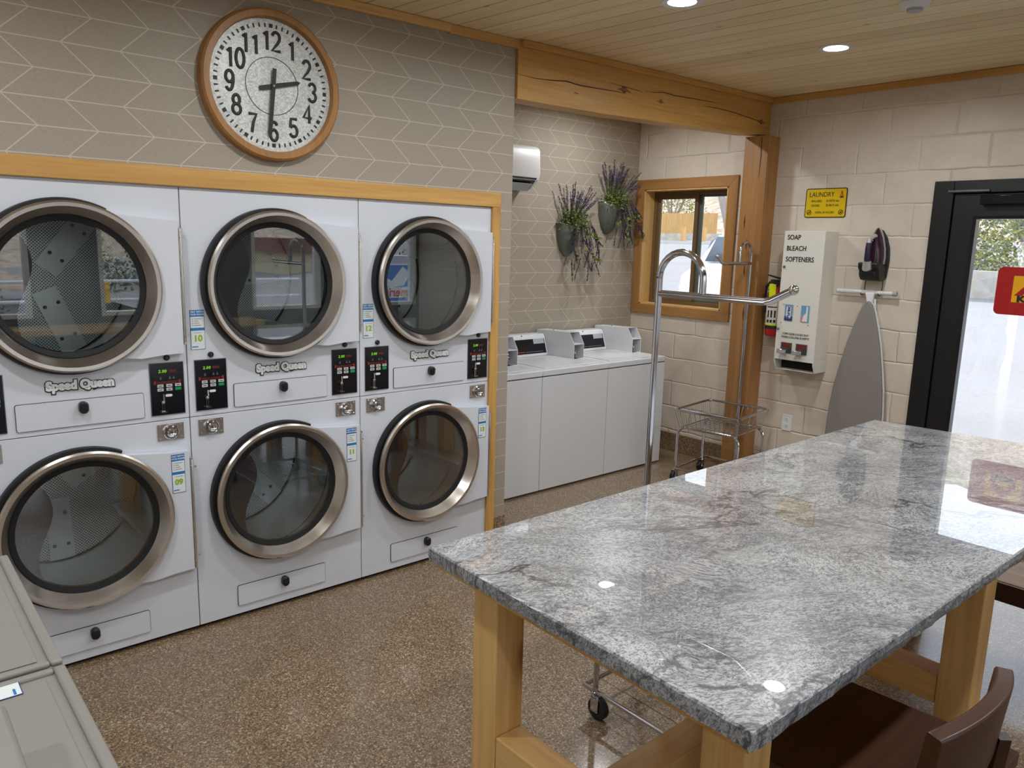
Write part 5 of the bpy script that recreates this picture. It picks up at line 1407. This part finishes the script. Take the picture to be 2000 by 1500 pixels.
bm = bm_(); prism(bm, [(-.36, 1.14), (-.2, 1.3), (.0, 1.2), (.2, 1.42), (.34, 1.3), (.2, 1.12), (.0, 1.1)], 1, .016, .019); obj('white_swoosh', bm, 'sticker_white', sg, smooth=False)
bm = bm_(); box(bm, -.40, .48, .016, .018, .94, 1.1); obj('white_band', bm, 'white_plastic', sg, smooth=False)
text('lettering', 'AmeriGas', .19, 'red_print', sg, (.04, .020, 1.02), face='+y', off=.004, sx=1.0)
bm = bm_()
for k in range(12):
    x = -14+k*1.6; tube(bm, [(x, -12.6, -1.5), (x, -12.6, .82)], .04, 8)
for z in (-.5, .45, .8): tube(bm, [(-14, -12.6, z), (6.5, -12.6, z)], .03, 8)
tag(obj('pipe_fence', bm, 'pvc', smooth=False), 'white pipe fence outside, mirrored in the upper left dryer door', 'fence')
bm = bm_(); box(bm, 2.35, 2.7, -12.5, -12.46, .4, .78); tag(obj('yellow_notice', bm, 'koa_yellow', smooth=False), 'yellow notice on the white pipe fence, mirrored in the upper left dryer door', 'sign')
for k, (x, y, r) in enumerate(((-10, -22, 1.9), (-4.5, -23, 2.0), (.5, -22, 1.8), (5.2, -23, 1.9), (16, -22, 2.0), (21, -24, 2.2))):
    bush('juniper', x, y, -1.5, r, 2600, ['leaf', 'leaf', 'bark'], 'dark juniper far behind the viewer, mirrored in dryer glass', 'junipers behind the viewer', 1.2)

# ------------------------------------------------------------------ light, sky, camera
w = D.worlds.new('sky'); bpy.context.scene.world = w; w.use_nodes = True
nt = w.node_tree; bg = nt.nodes['Background']
tc = nt.nodes.new('ShaderNodeTexCoord'); sp = nt.nodes.new('ShaderNodeSeparateXYZ'); nt.links.new(tc.outputs['Generated'], sp.inputs[0])
cr = nt.nodes.new('ShaderNodeValToRGB'); nt.links.new(sp.outputs[2], cr.inputs[0])
cr.color_ramp.elements[0].position = 0; cr.color_ramp.elements[0].color = (.95, .96, 1, 1)
cr.color_ramp.elements[1].position = .6; cr.color_ramp.elements[1].color = (.72, .81, 1, 1)
nt.links.new(cr.outputs[0], bg.inputs[0]); bg.inputs[1].default_value = 3.4
s = D.lights.new('sun', 'SUN'); s.energy = 6; s.angle = .01; s.color = (1, .95, .88)
so = D.objects.new('sun', s); C.objects.link(so)
so.rotation_euler = Vector((-.80, .25, -.86)).to_track_quat('-Z', 'Y').to_euler()

cam = D.cameras.new('camera'); co = D.objects.new('camera', cam); C.objects.link(co)
yaw, pit, rol = math.radians(48.92152885), math.radians(-10.38710443), math.radians(1.55517119)
f = Vector((math.cos(pit)*math.cos(yaw), math.cos(pit)*math.sin(yaw), math.sin(pit)))
r = Vector((math.sin(yaw), -math.cos(yaw), 0)); u = r.cross(f)
r2 = r*math.cos(rol) + u*math.sin(rol); u2 = -r*math.sin(rol) + u*math.cos(rol)
co.matrix_world = Matrix(((r2.x, u2.x, -f.x, -1.04282808), (r2.y, u2.y, -f.y, -3.22827047), (r2.z, u2.z, -f.z, 1.7018378), (0, 0, 0, 1)))
cam.sensor_fit = 'HORIZONTAL'; cam.sensor_width = 36; cam.lens = 1503.79*36/2000; cam.clip_start = .05; cam.clip_end = 500
sc = bpy.context.scene; sc.camera = co
sc.view_settings.view_transform = 'Standard'; sc.view_settings.look = 'None'; sc.view_settings.gamma = 1; sc.view_settings.use_curve_mapping = False
sc.view_settings.exposure = 0
sc.cycles.use_denoising = True; sc.cycles.max_bounces = 10; sc.cycles.diffuse_bounces = 4; sc.cycles.glossy_bounces = 5; sc.cycles.transparent_max_bounces = 12
sc.cycles.sample_clamp_indirect = 10; sc.cycles.caustics_reflective = False; sc.cycles.caustics_refractive = False

sc.cycles.use_adaptive_sampling = True; sc.cycles.adaptive_threshold = .02
